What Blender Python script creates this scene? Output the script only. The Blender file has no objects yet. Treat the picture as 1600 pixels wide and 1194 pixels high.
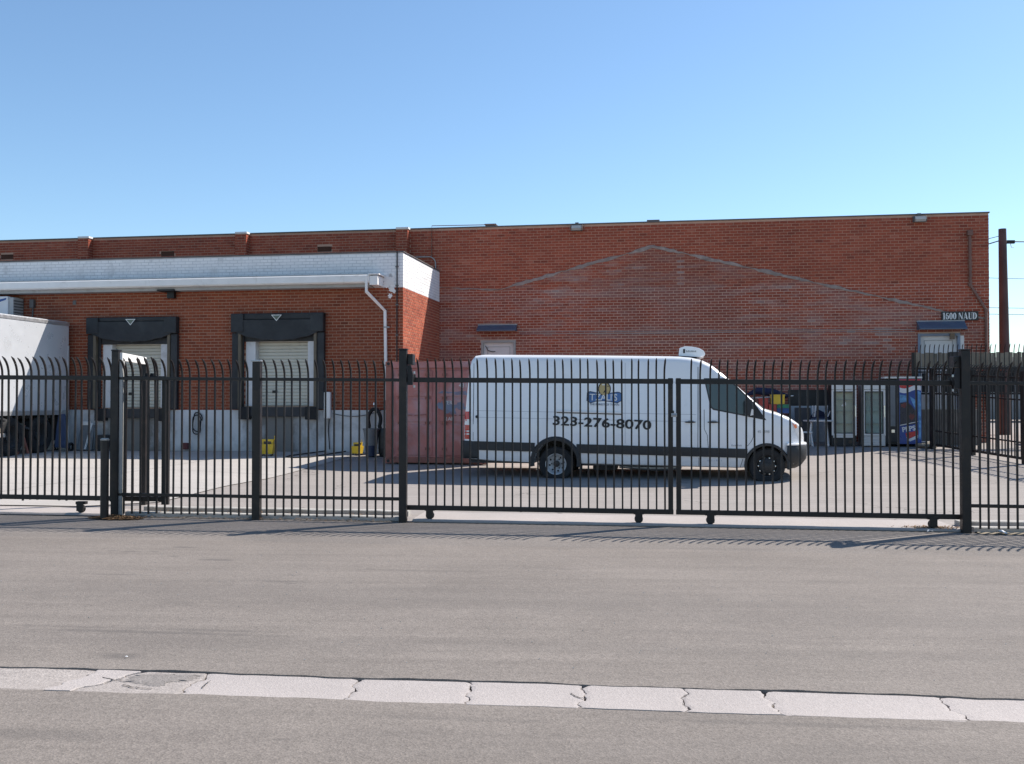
import bpy, bmesh, math, random
from mathutils import Vector, Matrix
R = math.radians
rnd = random.Random(7)
scene = bpy.context.scene
COL = scene.collection

# ------------------------------------------------------------------ camera, sky, sun, exposure
EYE = 1.66
F_PX = 1600.0
PITCH = R(1.11)
cd = bpy.data.cameras.new('camera')
cam = bpy.data.objects.new('camera', cd)
COL.objects.link(cam)
cam.location = (0, 0, EYE)
cam.rotation_euler = (R(90) + PITCH, 0, 0)
cd.sensor_fit = 'HORIZONTAL'
cd.sensor_width = 36.0
cd.lens = 36.0
cd.clip_start = 0.1
cd.clip_end = 3000
scene.camera = cam

SUN_VEC = Vector((1.0, 0.55, 1.18)).normalized()          # towards the sun
SUN_EL = math.asin(SUN_VEC.z)
SUN_AZ = math.atan2(SUN_VEC.x, SUN_VEC.y)
w = bpy.data.worlds.new('World')
scene.world = w
w.use_nodes = True
nt = w.node_tree
nt.nodes.clear()
sky = nt.nodes.new('ShaderNodeTexSky')
sky.sky_type = 'NISHITA'
sky.sun_disc = False
sky.sun_elevation = SUN_EL
sky.sun_rotation = SUN_AZ
sky.altitude = 100
sky.air_density = 1.0
sky.dust_density = 0.35
sky.ozone_density = 3.0
bg = nt.nodes.new('ShaderNodeBackground')
bg.inputs['Strength'].default_value = 0.120
wo = nt.nodes.new('ShaderNodeOutputWorld')
tint = nt.nodes.new('ShaderNodeMix')
tint.data_type = 'RGBA'; tint.blend_type = 'MULTIPLY'
tint.inputs[0].default_value = 1.0
tint.inputs[7].default_value = (0.905, 0.995, 1.02, 1)
nt.links.new(sky.outputs[0], tint.inputs[6])
nt.links.new(tint.outputs[2], bg.inputs[0])
nt.links.new(bg.outputs[0], wo.inputs[0])
sl = bpy.data.lights.new('sun', 'SUN')
sl.energy = 5.0
sl.angle = R(0.5)
sl.color = (1.0, 0.935, 0.855)
so = bpy.data.objects.new('sun', sl)
COL.objects.link(so)
so.rotation_euler = (-SUN_VEC).to_track_quat('-Z', 'Y').to_euler()
vs = scene.view_settings
vs.view_transform = 'Standard'
vs.look = 'None'
vs.exposure = 0.51
vs.gamma = 1.0
vs.use_curve_mapping = False

# ------------------------------------------------------------------ frames of reference
def ray(px, py):
    v = (597 - py) / F_PX
    return ((px - 800) / F_PX, math.cos(PITCH) - v * math.sin(PITCH), math.sin(PITCH) + v * math.cos(PITCH))

class Frame:
    """A plan frame: u runs right along a front, n runs away from the street."""
    def __init__(s, x, y, deg):
        s.o = (x, y); s.t = R(deg); s.c = math.cos(s.t); s.s = math.sin(s.t)
    def hit(s, px, py, n=0.0):
        d = ray(px, py)
        t = (n + s.o[0] * s.s + s.o[1] * s.c) / (d[0] * s.s + d[1] * s.c)
        X, Y, Z = d[0] * t, d[1] * t, EYE + d[2] * t
        return ((X - s.o[0]) * s.c - (Y - s.o[1]) * s.s, Z)
    def w(s, u, n):
        return (s.o[0] + u * s.c + n * s.s, s.o[1] - u * s.s + n * s.c)
    def loc(s, X, Y):
        return ((X - s.o[0]) * s.c - (Y - s.o[1]) * s.s, (X - s.o[0]) * s.s + (Y - s.o[1]) * s.c)

B = Frame(0, 26.39, 9.5)      # the buildings; n = 0 is the dock front, n = WN the warehouse front
FF = Frame(0, 14.0, 5.0)      # the street fence
V = Frame(0.912, 21.45, 9.3)  # the van; u = 0 is the rear axle, n = 0 its near side
WN = 4.09

def sstep(a, b, x):
    t = min(1.0, max(0.0, (x - a) / (b - a)))
    return t * t * (3 - 2 * t)

def gz(X, Y):
    n = B.loc(X, Y)[1]
    u = B.loc(X, Y)[0]
    r = 0.0 if n < -6 else (0.33 * ((n + 6) / 6) ** 1.15 if n < 0 else 0.33 + 0.05 * min(n, 6))
    r -= 0.008 * max(-14, min(14, X)) * (1 - sstep(-8, -3, n))
    # the left half of the yard lies flatter and a little higher
    l = 0.06 if n < -12.5 else (0.06 + 0.21 * (n + 12.5) / 9.1 if n < -3.4 else (0.27 + 0.06 * (n + 3.4) / 3.4 if n < 0 else r))
    q = sstep(-7.5, -2.5, u)
    return r * q + l * (1 - q)

def gB(u, n):
    return gz(*B.w(u, n))
def gF(u, n):
    return gz(*FF.w(u, n))

# ------------------------------------------------------------------ mesh building
class MB:
    def __init__(s):
        s.v = []; s.f = []; s.m = []
    def add(s, vs_, fs, m=0):
        o = len(s.v)
        s.v += [tuple(p) for p in vs_]
        s.f += [tuple(i + o for i in f) for f in fs]
        s.m += [m] * len(fs)
        return s
    def box(s, x0, x1, y0, y1, z0, z1, m=0):
        return s.add([(x0, y0, z0), (x1, y0, z0), (x1, y1, z0), (x0, y1, z0), (x0, y0, z1), (x1, y0, z1), (x1, y1, z1), (x0, y1, z1)],
              [(0, 3, 2, 1), (4, 5, 6, 7), (0, 1, 5, 4), (1, 2, 6, 5), (2, 3, 7, 6), (3, 0, 4, 7)], m)
    def bar(s, p0, p1, w, h=None, up=(0, 0, 1), m=0):
        """a rectangular bar from p0 to p1, w wide and h deep"""
        h = w if h is None else h
        a, b = Vector(p0), Vector(p1)
        d = (b - a).normalized(); u_ = Vector(up)
        if abs(d.dot(u_)) > 0.98: u_ = Vector((0, 1, 0))
        x = d.cross(u_).normalized(); y = x.cross(d).normalized()
        vs_ = []
        for p in (a, b):
            for sx, sy in ((-1, -1), (1, -1), (1, 1), (-1, 1)):
                vs_.append(p + x * (sx * w / 2) + y * (sy * h / 2))
        return s.add(vs_, [(3, 2, 1, 0), (4, 5, 6, 7), (0, 1, 5, 4), (1, 2, 6, 5), (2, 3, 7, 6), (3, 0, 4, 7)], m)
    def tube(s, path, r, n=8, m=0, cap=True):
        pts = [Vector(p) for p in path]
        rs = r if isinstance(r, (list, tuple)) else [r] * len(pts)
        base = len(s.v); px = None
        for i, p in enumerate(pts):
            d = (pts[min(i + 1, len(pts) - 1)] - pts[max(i - 1, 0)]).normalized()
            if px is None:
                px = d.orthogonal().normalized()
            px = (px - d * px.dot(d)).normalized(); py = d.cross(px)
            for k in range(n):
                a = 2 * math.pi * k / n
                s.v.append(tuple(p + (px * math.cos(a) + py * math.sin(a)) * rs[i]))
        for i in range(len(pts) - 1):
            for k in range(n):
                s.f.append((base + i * n + k, base + i * n + (k + 1) % n, base + (i + 1) * n + (k + 1) % n, base + (i + 1) * n + k)); s.m.append(m)
        if cap:
            s.f.append(tuple(base + k for k in reversed(range(n)))); s.m.append(m)
            e = base + (len(pts) - 1) * n
            s.f.append(tuple(e + k for k in range(n))); s.m.append(m)
        return s
    def lathe(s, prof, n=24, axis='z', o=(0, 0, 0), m=0, cap=True):
        """prof: (r, h) pairs turned about the axis"""
        base = len(s.v)
        for r, h in prof:
            for k in range(n):
                a = 2 * math.pi * k / n; c, q = r * math.cos(a), r * math.sin(a)
                p = (c, q, h) if axis == 'z' else ((c, h, q) if axis == 'y' else (h, c, q))
                s.v.append((p[0] + o[0], p[1] + o[1], p[2] + o[2]))
        for i in range(len(prof) - 1):
            for k in range(n):
                s.f.append((base + i * n + k, base + i * n + (k + 1) % n, base + (i + 1) * n + (k + 1) % n, base + (i + 1) * n + k)); s.m.append(m)
        for i, flip in ((0, True), (len(prof) - 1, False)):
            if cap and prof[i][0] > 1e-4:
                l = [base + i * n + k for k in range(n)]
                s.f.append(tuple(reversed(l)) if flip else tuple(l)); s.m.append(m)
        return s
    def prism(s, poly, a, b, plane='xz', m=0):
        """poly in a plane, pushed from a to b along the third axis"""
        def P(p, h):
            return {'xz': (p[0], h, p[1]), 'xy': (p[0], p[1], h), 'yz': (h, p[0], p[1])}[plane]
        k = len(poly)
        fs = [tuple(reversed(range(k))), tuple(range(k, 2 * k))] + [(i, (i + 1) % k, k + (i + 1) % k, k + i) for i in range(k)]
        return s.add([P(p, a) for p in poly] + [P(p, b) for p in poly], fs, m)
    def mesh(s, name, mats=None, smooth=None, bevel=0, recalc=True):
        me = bpy.data.meshes.new(name)
        me.from_pydata(s.v, [], s.f)
        me.polygons.foreach_set('material_index', s.m)
        bm = bmesh.new(); bm.from_mesh(me)
        if recalc: bmesh.ops.recalc_face_normals(bm, faces=bm.faces)
        if bevel:
            ed = [e for e in bm.edges if len(e.link_faces) == 2 and e.calc_face_angle(0) > 0.6]
            bmesh.ops.bevel(bm, geom=ed, offset=bevel, segments=2, profile=0.6, affect='EDGES', clamp_overlap=True)
        bm.to_mesh(me); bm.free()
        for mt in (mats if isinstance(mats, (list, tuple)) else [mats]):
            if mt: me.materials.append(mt)
        if smooth is not None:
            me.polygons.foreach_set('use_smooth', [True] * len(me.polygons))
            try: me.set_sharp_from_angle(angle=R(smooth))
            except Exception: pass
        return me
    def build(s, name, mats, parent=None, smooth=None, bevel=0, loc=None, rot=None, recalc=True):
        return link(name, s.mesh(name, mats, smooth, bevel, recalc), parent, loc, rot)

def link(name, data, parent=None, loc=None, rot=None):
    o = bpy.data.objects.new(name, data); COL.objects.link(o)
    if parent is not None: o.parent = parent
    if loc is not None: o.location = loc
    if rot is not None: o.rotation_euler = rot
    return o

def tag(o, label=None, cat=None, group=None, kind=None):
    if label: o['label'] = label
    if cat: o['category'] = cat
    if group: o['group'] = group
    if kind: o['kind'] = kind
    return o

def thing(name, label, cat, loc=(0, 0, 0), rz=0.0, group=None):
    o = link(name, None, None, loc, (0, 0, rz))
    o.empty_display_size = 0.2
    return tag(o, label, cat, group)

def at_B(name, label, cat, u, n, rz=0.0, group=None, z=None):
    X, Y = B.w(u, n)
    return thing(name, label, cat, (X, Y, gz(X, Y) if z is None else z), -B.t + rz, group)

def dup(o, parent=None):
    c = o.copy(); COL.objects.link(c)
    if parent is not None: c.parent = parent
    return c

def text_mesh(name, body, size, mat, parent, loc, rot, depth=0.002, offset=0.0, align='CENTER', sx=1.0, shear=0.0):
    cu = bpy.data.curves.new(name, 'FONT')
    cu.body = body; cu.size = size; cu.extrude = depth; cu.offset = offset; cu.align_x = align; cu.resolution_u = 4; cu.shear = shear
    t = bpy.data.objects.new('tmp', cu)
    COL.objects.link(t)
    dg = bpy.context.evaluated_depsgraph_get()
    me = bpy.data.meshes.new_from_object(t.evaluated_get(dg))
    bpy.data.objects.remove(t)
    me.name = name
    me.materials.clear(); me.materials.append(mat)
    o = link(name, me, parent, loc, rot); o.scale = (sx, 1, 1)
    return o

# ------------------------------------------------------------------ materials
def new_mat(name):
    m = bpy.data.materials.new(name); m.use_nodes = True
    t = m.node_tree; bs = t.nodes['Principled BSDF']
    return m, t, bs
def node(t, typ, **kw):
    n = t.nodes.new(typ)
    for k, v in kw.items(): setattr(n, k, v)
    return n
def inp(t, n, i, v):
    s = n.inputs[i]
    if hasattr(v, 'is_output'): t.links.new(v, s)
    else: s.default_value = v
def rgb(c): return (c[0], c[1], c[2], 1)
def noise(t, vec, scale, detail=4, rough=0.55, dist=0.0):
    n = node(t, 'ShaderNodeTexNoise'); n.inputs['Scale'].default_value = scale; n.inputs['Detail'].default_value = detail
    n.inputs['Roughness'].default_value = rough; n.inputs['Distortion'].default_value = dist
    t.links.new(vec, n.inputs['Vector']); return n.outputs['Fac']
def ramp(t, fac, stops, interp='LINEAR'):
    r = node(t, 'ShaderNodeValToRGB'); r.color_ramp.interpolation = interp
    els = r.color_ramp.elements
    while len(els) < len(stops): els.new(0.5)
    for e, (p, c) in zip(els, stops):
        e.position = p; e.color = rgb(c) if isinstance(c, (tuple, list)) else (c, c, c, 1)
    t.links.new(fac, r.inputs[0]); return r.outputs[0]
def mix(t, fac, a, b, mode='MIX'):
    m = node(t, 'ShaderNodeMix', data_type='RGBA', blend_type=mode)
    inp(t, m, 0, fac)
    for i, v in ((6, a), (7, b)):
        if hasattr(v, 'is_output'): t.links.new(v, m.inputs[i])
        else: m.inputs[i].default_value = rgb(v) if isinstance(v, (tuple, list)) else (v, v, v, 1)
    return m.outputs[2]
def mth(t, op, a, b=None, clamp=False):
    m = node(t, 'ShaderNodeMath', operation=op); m.use_clamp = clamp
    inp(t, m, 0, a)
    if b is not None: inp(t, m, 1, b)
    return m.outputs[0]
def pos(t, scale=(1, 1, 1), rot=(0, 0, 0)):
    g = node(t, 'ShaderNodeNewGeometry'); mp = node(t, 'ShaderNodeMapping')
    mp.inputs['Scale'].default_value = scale; mp.inputs['Rotation'].default_value = rot
    t.links.new(g.outputs['Position'], mp.inputs[0]); return mp.outputs[0]
def bump(t, bs, h, strength=0.3, dist=0.01):
    b = node(t, 'ShaderNodeBump'); b.inputs['Strength'].default_value = strength; b.inputs['Distance'].default_value = dist
    t.links.new(h, b.inputs['Height']); t.links.new(b.outputs[0], bs.inputs['Normal'])

def paint(name, col, rough=0.5, metal=0.0, var=0.12, scale=3.0, dirt=None, dirt_amt=0.0, dirt_scale=1.5, bmp=0.0, bscale=60, spec=0.5, coat=0.0, rvar=0.1):
    """a plain surface with mottled tone, patchy dirt and a little relief"""
    m, t, bs = new_mat(name)
    p = pos(t)
    a = noise(t, p, scale, 5, 0.6)
    lo = tuple(max(0, c * (1 - var)) for c in col); hi = tuple(c * (1 + var) for c in col)
    c = ramp(t, a, [(0.3, lo), (0.7, hi)])
    if dirt:
        d = noise(t, p, dirt_scale, 8, 0.68, 0.4)
        f = ramp(t, d, [(0.62 - 0.3 * dirt_amt, 0.0), (0.72, min(1.0, 0.35 + dirt_amt))])
        c = mix(t, f, c, dirt)
    t.links.new(c, bs.inputs['Base Color'])
    rr = ramp(t, noise(t, p, scale * 4, 3), [(0.3, max(0.02, rough - rvar)), (0.7, min(1, rough + rvar))])
    t.links.new(rr, bs.inputs['Roughness'])
    bs.inputs['Metallic'].default_value = metal
    bs.inputs['Specular IOR Level'].default_value = spec
    if coat: bs.inputs['Coat Weight'].default_value = coat; bs.inputs['Coat Roughness'].default_value = 0.05
    if bmp: bump(t, bs, noise(t, p, bscale, 6, 0.65), bmp, 0.01)
    return m

def brick_mat(name, source, old=False, tone=None):
    m, t, bs = new_mat(name)
    if source == 'island':
        g = node(t, 'ShaderNodeNewGeometry'); rv = g.outputs['Random Per Island']
    else:
        g = node(t, 'ShaderNodeObjectInfo'); rv = g.outputs['Random']
    p = pos(t)
    c = ramp(t, rv, [(0.0, (0.235, 0.056, 0.034)), (0.06, (0.300, 0.073, 0.044)), (0.5, (0.355, 0.083, 0.046)), (0.94, (0.395, 0.098, 0.054)), (1.0, (0.42, 0.135, 0.085))])
    big = ramp(t, noise(t, p, 0.45, 6, 0.65), [(0.3, 0.78), (0.7, 1.12)])
    c = mix(t, 1.0, c, big, 'MULTIPLY')
    if tone: c = mix(t, 1.0, c, tone, 'MULTIPLY')
    fine = ramp(t, noise(t, p, 38, 4, 0.7), [(0.3, 0.82), (0.75, 1.14)])
    c = mix(t, 1.0, c, fine, 'MULTIPLY')
    stain = noise(t, pos(t, (0.8, 0.8, 4.2)), 0.9, 9, 0.72, 0.3)
    if old:
        f = ramp(t, stain, [(0.46, 0.0), (0.62, 0.72)])
        c = mix(t, f, c, (0.33, 0.205, 0.18))
        soot = ramp(t, noise(t, pos(t, (1, 1, 0.5)), 0.35, 7, 0.7, 0.2), [(0.45, 0.0), (0.68, 0.45)])
        c = mix(t, soot, c, (0.17, 0.075, 0.062))
        at = node(t, 'ShaderNodeAttribute', attribute_name='lime', attribute_type='OBJECT' if source == 'object' else 'GEOMETRY')
        lm = mth(t, 'MULTIPLY', at.outputs['Fac'], ramp(t, noise(t, p, 9, 6, 0.7), [(0.35, 0.35), (0.6, 1.0)]))
        c = mix(t, lm, c, (0.36, 0.29, 0.265))
    else:
        f = ramp(t, stain, [(0.60, 0.0), (0.72, 0.35)])
        c = mix(t, f, c, (0.16, 0.075, 0.052))
    t.links.new(c, bs.inputs['Base Color'])
    bs.inputs['Roughness'].default_value = 0.88
    bs.inputs['Specular IOR Level'].default_value = 0.25
    bump(t, bs, noise(t, p, 70, 5, 0.7), 0.35, 0.006)
    return m

def blobs(t, spots, seed=0.0):
    """oil spots and tyre rubs: soft patches at given places on the ground"""
    g = node(t, 'ShaderNodeNewGeometry'); nn = node(t, 'ShaderNodeTexNoise'); nn.inputs['Scale'].default_value = 5.0; nn.inputs['Detail'].default_value = 5
    t.links.new(g.outputs['Position'], nn.inputs['Vector'])
    tot = None
    for (X, Y, rx, ry, amt) in spots:
        mp = node(t, 'ShaderNodeMapping', vector_type='TEXTURE')
        mp.inputs['Location'].default_value = (X, Y, 0); mp.inputs['Rotation'].default_value = (0, 0, R(-5)); mp.inputs['Scale'].default_value = (rx, ry, 100)
        t.links.new(g.outputs['Position'], mp.inputs[0])
        v = node(t, 'ShaderNodeVectorMath', operation='LENGTH'); t.links.new(mp.outputs[0], v.inputs[0])
        d = mth(t, 'ADD', v.outputs['Value'], mth(t, 'MULTIPLY', mth(t, 'SUBTRACT', nn.outputs['Fac'], 0.5), 1.6))
        f = ramp(t, d, [(0.35, amt), (1.0, 0.0)])
        tot = f if tot is None else mth(t, 'MAXIMUM', tot, f)
    return tot

def ground_mat(name, base, var=0.1, agg=0.16, streak=0.0, patch=None, crack=0.0, speck=True, stains=0.0, rot=0.0, stain_col=(0.05, 0.047, 0.045), spots=None):
    m, t, bs = new_mat(name)
    p = pos(t)
    ps = pos(t, (0.16, 2.6, 1), (0, 0, rot))
    lo = tuple(c * (1 - var) for c in base); hi = tuple(c * (1 + var) for c in base)
    c = ramp(t, noise(t, p, 0.55, 8, 0.62, 0.3), [(0.28, lo), (0.72, hi)])
    if streak:
        s_ = ramp(t, noise(t, ps, 1.6, 7, 0.66, 0.2), [(0.32, 1 - streak), (0.68, 1 + streak * 0.7)])
        c = mix(t, 1.0, c, s_, 'MULTIPLY')
    v = node(t, 'ShaderNodeTexVoronoi'); v.inputs['Scale'].default_value = 85
    t.links.new(p, v.inputs['Vector'])
    gr = ramp(t, v.outputs['Color'], [(0.0, 1 - agg), (1.0, 1 + agg)])
    c = mix(t, 1.0, c, gr, 'MULTIPLY')
    fn = ramp(t, noise(t, p, 24, 6, 0.75), [(0.25, 1 - agg * 0.8), (0.75, 1 + agg * 0.8)])
    c = mix(t, 1.0, c, fn, 'MULTIPLY')
    if stains:
        sx = pos(t, (0.9, 2.6, 1), (0, 0, rot))
        st = ramp(t, noise(t, sx, 1.1, 4, 0.5, 0.6), [(0.66, 0.0), (0.76, stains)])
        c = mix(t, st, c, stain_col)
        st2 = ramp(t, noise(t, p, 0.3, 6, 0.6, 0.8), [(0.56, 0.0), (0.74, stains * 0.55)])
        c = mix(t, st2, c, stain_col)
    if spots:
        c = mix(t, blobs(t, spots), c, stain_col)
    if crack:
        vc = node(t, 'ShaderNodeTexVoronoi', feature='DISTANCE_TO_EDGE'); vc.inputs['Scale'].default_value = 0.33
        wv = node(t, 'ShaderNodeVectorMath', operation='ADD'); nn = node(t, 'ShaderNodeTexNoise'); nn.inputs['Scale'].default_value = 1.6; nn.inputs['Detail'].default_value = 6
        t.links.new(p, nn.inputs['Vector']); t.links.new(p, wv.inputs[0]); t.links.new(nn.outputs['Color'], wv.inputs[1])
        t.links.new(wv.outputs[0], vc.inputs['Vector'])
        cf = ramp(t, vc.outputs['Distance'], [(0.0, crack), (0.009, 0.0)])
        gate = ramp(t, noise(t, p, 0.25, 2), [(0.48, 0.0), (0.58, 1.0)])
        c = mix(t, mth(t, 'MULTIPLY', cf, gate), c, (0.03, 0.028, 0.027))
    t.links.new(c, bs.inputs['Base Color'])
    bs.inputs['Roughness'].default_value = 0.9
    bs.inputs['Specular IOR Level'].default_value = 0.3
    h = mth(t, 'ADD', noise(t, p, 60, 5, 0.7), mth(t, 'MULTIPLY', v.outputs['Distance'], 0.6))
    bump(t, bs, h, 0.55, 0.006)
    return m

M = {}
M['brick_part'] = brick_mat('brick_single', 'object')
M['brick_mass'] = brick_mat('brick_many', 'island')
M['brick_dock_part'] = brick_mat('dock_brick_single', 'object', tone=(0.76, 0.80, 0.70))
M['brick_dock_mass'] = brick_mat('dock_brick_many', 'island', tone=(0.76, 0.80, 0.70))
M['brick_end_part'] = brick_mat('end_brick_sunlit_single', 'object', tone=(1.12, 1.28, 1.32))  # paler tone puts the sun on the end wall into the brick colour
M['brick_end_mass'] = brick_mat('end_brick_sunlit_many', 'island', tone=(1.12, 1.28, 1.32))  # same sunlit tone painted into the mass of end bricks
M['brick_old_part'] = brick_mat('old_brick_single', 'object', True)
M['brick_old_mass'] = brick_mat('old_brick_many', 'island', True)
M['white_brick'] = paint('white_painted_brick', (0.80, 0.79, 0.78), 0.75, var=0.06, scale=5, dirt=(0.40, 0.39, 0.38), dirt_amt=0.18, dirt_scale=2.2, bmp=0.3, bscale=50)
M['paint_joint'] = paint('painted_joint', (0.56, 0.56, 0.57), 0.85, var=0.15, scale=3, bmp=0.4, bscale=60)
M['mortar'] = paint('mortar', (0.52, 0.315, 0.225), 0.95, var=0.12, scale=2.5, bmp=0.4, bscale=90, spec=0.2)
M['mortar_dock'] = paint('dock_mortar', (0.42, 0.28, 0.20), 0.95, var=0.15, scale=2.5, bmp=0.4, bscale=90, spec=0.2)
M['mortar_old'] = paint('old_mortar', (0.60, 0.43, 0.345), 0.95, var=0.14, scale=2.5, bmp=0.4, bscale=90, spec=0.2)
M['scar'] = paint('roof_line_mortar', (0.30, 0.245, 0.22), 0.95, var=0.3, scale=6, dirt=(0.16, 0.11, 0.09), dirt_amt=0.3, dirt_scale=4, bmp=0.6, bscale=40)
M['white_base'] = paint('white_painted_base', (0.55, 0.56, 0.57), 0.85, var=0.10, scale=2, dirt=(0.24, 0.235, 0.225), dirt_amt=0.35, dirt_scale=1.2, bmp=0.35, bscale=40)
M['grimy_base'] = paint('grimy_base', (0.20, 0.185, 0.165), 0.9, var=0.3, scale=1.5, dirt=(0.07, 0.06, 0.05), dirt_amt=0.45, dirt_scale=1.6, bmp=0.4, bscale=40)
def grime_under_doors(m):
    t = m.node_tree; bs = t.nodes['Principled BSDF']
    src = bs.inputs['Base Color'].links[0].from_socket
    tc = node(t, 'ShaderNodeTexCoord'); sp = node(t, 'ShaderNodeSeparateXYZ'); t.links.new(tc.outputs['Object'], sp.inputs[0])
    wob_ = mth(t, 'MULTIPLY', mth(t, 'SUBTRACT', noise(t, pos(t, (1, 1, 0.6)), 1.7, 7, 0.65), 0.5), 2.2)
    tot = None
    for uc in (-10.5, -6.25):
        d = mth(t, 'ABSOLUTE', mth(t, 'SUBTRACT', sp.outputs['X'], uc))
        g = mth(t, 'MULTIPLY', mth(t, 'SUBTRACT', mth(t, 'ADD', 1.15, wob_), d), 1.5, True)
        tot = g if tot is None else mth(t, 'MAXIMUM', tot, g)
    foot = mth(t, 'MULTIPLY', mth(t, 'SUBTRACT', mth(t, 'ADD', 0.52, mth(t, 'MULTIPLY', wob_, 0.12)), sp.outputs['Z']), 3.0, True)
    tot = mth(t, 'MAXIMUM', mth(t, 'MULTIPLY', tot, 0.9), mth(t, 'MULTIPLY', foot, 0.5))
    c = mix(t, tot, src, (0.15, 0.138, 0.122))
    t.links.new(c, bs.inputs['Base Color'])
M['dock_base'] = paint('dock_base_paint', (0.60, 0.60, 0.60), 0.85, var=0.12, scale=2, dirt=(0.27, 0.265, 0.255), dirt_amt=0.3, dirt_scale=1.2, bmp=0.35, bscale=40)
grime_under_doors(M['dock_base'])
M['white_trim'] = paint('white_trim', (0.78, 0.76, 0.73), 0.55, var=0.05, dirt=(0.36, 0.33, 0.29), dirt_amt=0.12, dirt_scale=2.5)
M['grey_trim'] = paint('grey_trim', (0.36, 0.36, 0.35), 0.6, var=0.12, dirt=(0.16, 0.15, 0.13), dirt_amt=0.2)
M['roof_tar'] = paint('roof_tar', (0.06, 0.057, 0.055), 0.85, var=0.3, bmp=0.3)
M['coping'] = paint('coping_metal', (0.13, 0.12, 0.115), 0.55, var=0.2, metal=0.2)
M['iron'] = paint('black_iron_paint', (0.0125, 0.0105, 0.0105), 0.42, var=0.25, scale=6, dirt=(0.045, 0.030, 0.023), dirt_amt=0.35, dirt_scale=4, bmp=0.05, spec=0.4)
M['iron_dark'] = paint('dark_iron_paint', (0.012, 0.012, 0.014), 0.5, var=0.2, spec=0.4)
M['steel'] = paint('galvanised_steel', (0.42, 0.43, 0.44), 0.38, metal=0.8, var=0.12, scale=10)
M['pipe_brown'] = paint('brown_painted_pipe', (0.165, 0.080, 0.058), 0.55, var=0.15)
M['vinyl'] = paint('black_dock_vinyl', (0.016, 0.018, 0.021), 0.62, var=0.3, scale=2, dirt=(0.04, 0.042, 0.045), dirt_amt=0.3, bmp=0.25, bscale=12)
M['rubber'] = paint('rubber', (0.014, 0.014, 0.015), 0.8, var=0.25, bmp=0.2)
M['tan'] = paint('tan_board', (0.13, 0.105, 0.072), 0.7, var=0.18, scale=5)
M['cream'] = paint('cream_door_paint', (0.58, 0.56, 0.48), 0.55, var=0.06, dirt=(0.26, 0.24, 0.2), dirt_amt=0.1, dirt_scale=1.8)
M['jamb'] = paint('white_jamb', (0.64, 0.64, 0.645), 0.6, var=0.07, dirt=(0.27, 0.26, 0.25), dirt_amt=0.2)
M['sign_green'] = paint('triangle_green', (0.12, 0.15, 0.12), 0.6)
M['sign_white'] = paint('sign_white', (0.72, 0.72, 0.70), 0.5, var=0.04)
M['sign_black'] = paint('sign_black', (0.010, 0.010, 0.011), 0.35, var=0.1)
M['awning'] = paint('blue_grey_awning', (0.085, 0.115, 0.165), 0.5, var=0.12, dirt=(0.15, 0.14, 0.13), dirt_amt=0.1, metal=0.1)
M['door_grey'] = paint('pale_door_paint', (0.70, 0.68, 0.67), 0.5, var=0.05, dirt=(0.35, 0.3, 0.28), dirt_amt=0.1)
M['door_blue'] = paint('blue_grey_frame', (0.20, 0.25, 0.34), 0.5, var=0.1)
M['van_white'] = paint('van_white_paint', (0.83, 0.83, 0.835), 0.32, var=0.025, scale=1.2, dirt=(0.60, 0.59, 0.57), dirt_amt=0.08, coat=0.6, rvar=0.05)
def road_grime(m):
    t = m.node_tree; bs = t.nodes['Principled BSDF']
    src = bs.inputs['Base Color'].links[0].from_socket
    tc = node(t, 'ShaderNodeTexCoord'); sp = node(t, 'ShaderNodeSeparateXYZ'); t.links.new(tc.outputs['Object'], sp.inputs[0])
    nz = noise(t, pos(t, (1.2, 1.2, 3.0)), 2.2, 7, 0.65)
    g = mth(t, 'MULTIPLY', mth(t, 'SUBTRACT', mth(t, 'ADD', 0.42, mth(t, 'MULTIPLY', nz, 0.5)), sp.outputs['Z']), 1.6, True)
    st = ramp(t, noise(t, pos(t, (3.0, 3.0, 0.35)), 2.4, 6, 0.7), [(0.60, 0.0), (0.80, 0.16)])
    c = mix(t, mth(t, 'MAXIMUM', mth(t, 'MULTIPLY', g, 0.8), st), src, (0.47, 0.44, 0.40))
    t.links.new(c, bs.inputs['Base Color'])
road_grime(M['van_white'])
M['van_black'] = paint('black_plastic_trim', (0.022, 0.023, 0.025), 0.55, var=0.15, dirt=(0.05, 0.047, 0.045), dirt_amt=0.15)
M['seam'] = paint('dark_gap', (0.06, 0.06, 0.065), 0.7, var=0.05)
M['crease'] = paint('pressed_crease', (0.50, 0.51, 0.53), 0.4, var=0.02)
M['rim'] = paint('silver_rim', (0.56, 0.56, 0.56), 0.4, metal=0.1, var=0.10, dirt=(0.20, 0.18, 0.17), dirt_amt=0.2, dirt_scale=6)
M['rim_dark'] = paint('dark_rim', (0.035, 0.034, 0.034), 0.5, metal=0.3, var=0.2)
M['chrome'] = paint('bright_metal', (0.65, 0.65, 0.66), 0.18, metal=1.0, var=0.03)
M['lens_red'] = paint('red_lens', (0.50, 0.012, 0.012), 0.15, var=0.1, coat=0.5)
M['lens_white'] = paint('white_lens', (0.74, 0.72, 0.70), 0.12, var=0.05, coat=0.5)
M['lens_amber'] = paint('amber_lens', (0.70, 0.16, 0.05), 0.15, var=0.08, coat=0.5)
M['letter_black'] = paint('black_lettering', (0.010, 0.011, 0.014), 0.4, var=0.05)
M['logo_blue'] = paint('logo_blue', (0.075, 0.165, 0.36), 0.4, var=0.35, scale=3.5)
M['logo_pale'] = paint('logo_pale_blue', (0.20, 0.30, 0.44), 0.4, var=0.2, scale=6)
M['logo_navy'] = paint('logo_navy', (0.02, 0.035, 0.08), 0.4)
M['logo_tan'] = paint('logo_tan', (0.50, 0.37, 0.16), 0.45, var=0.12, scale=9)
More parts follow.
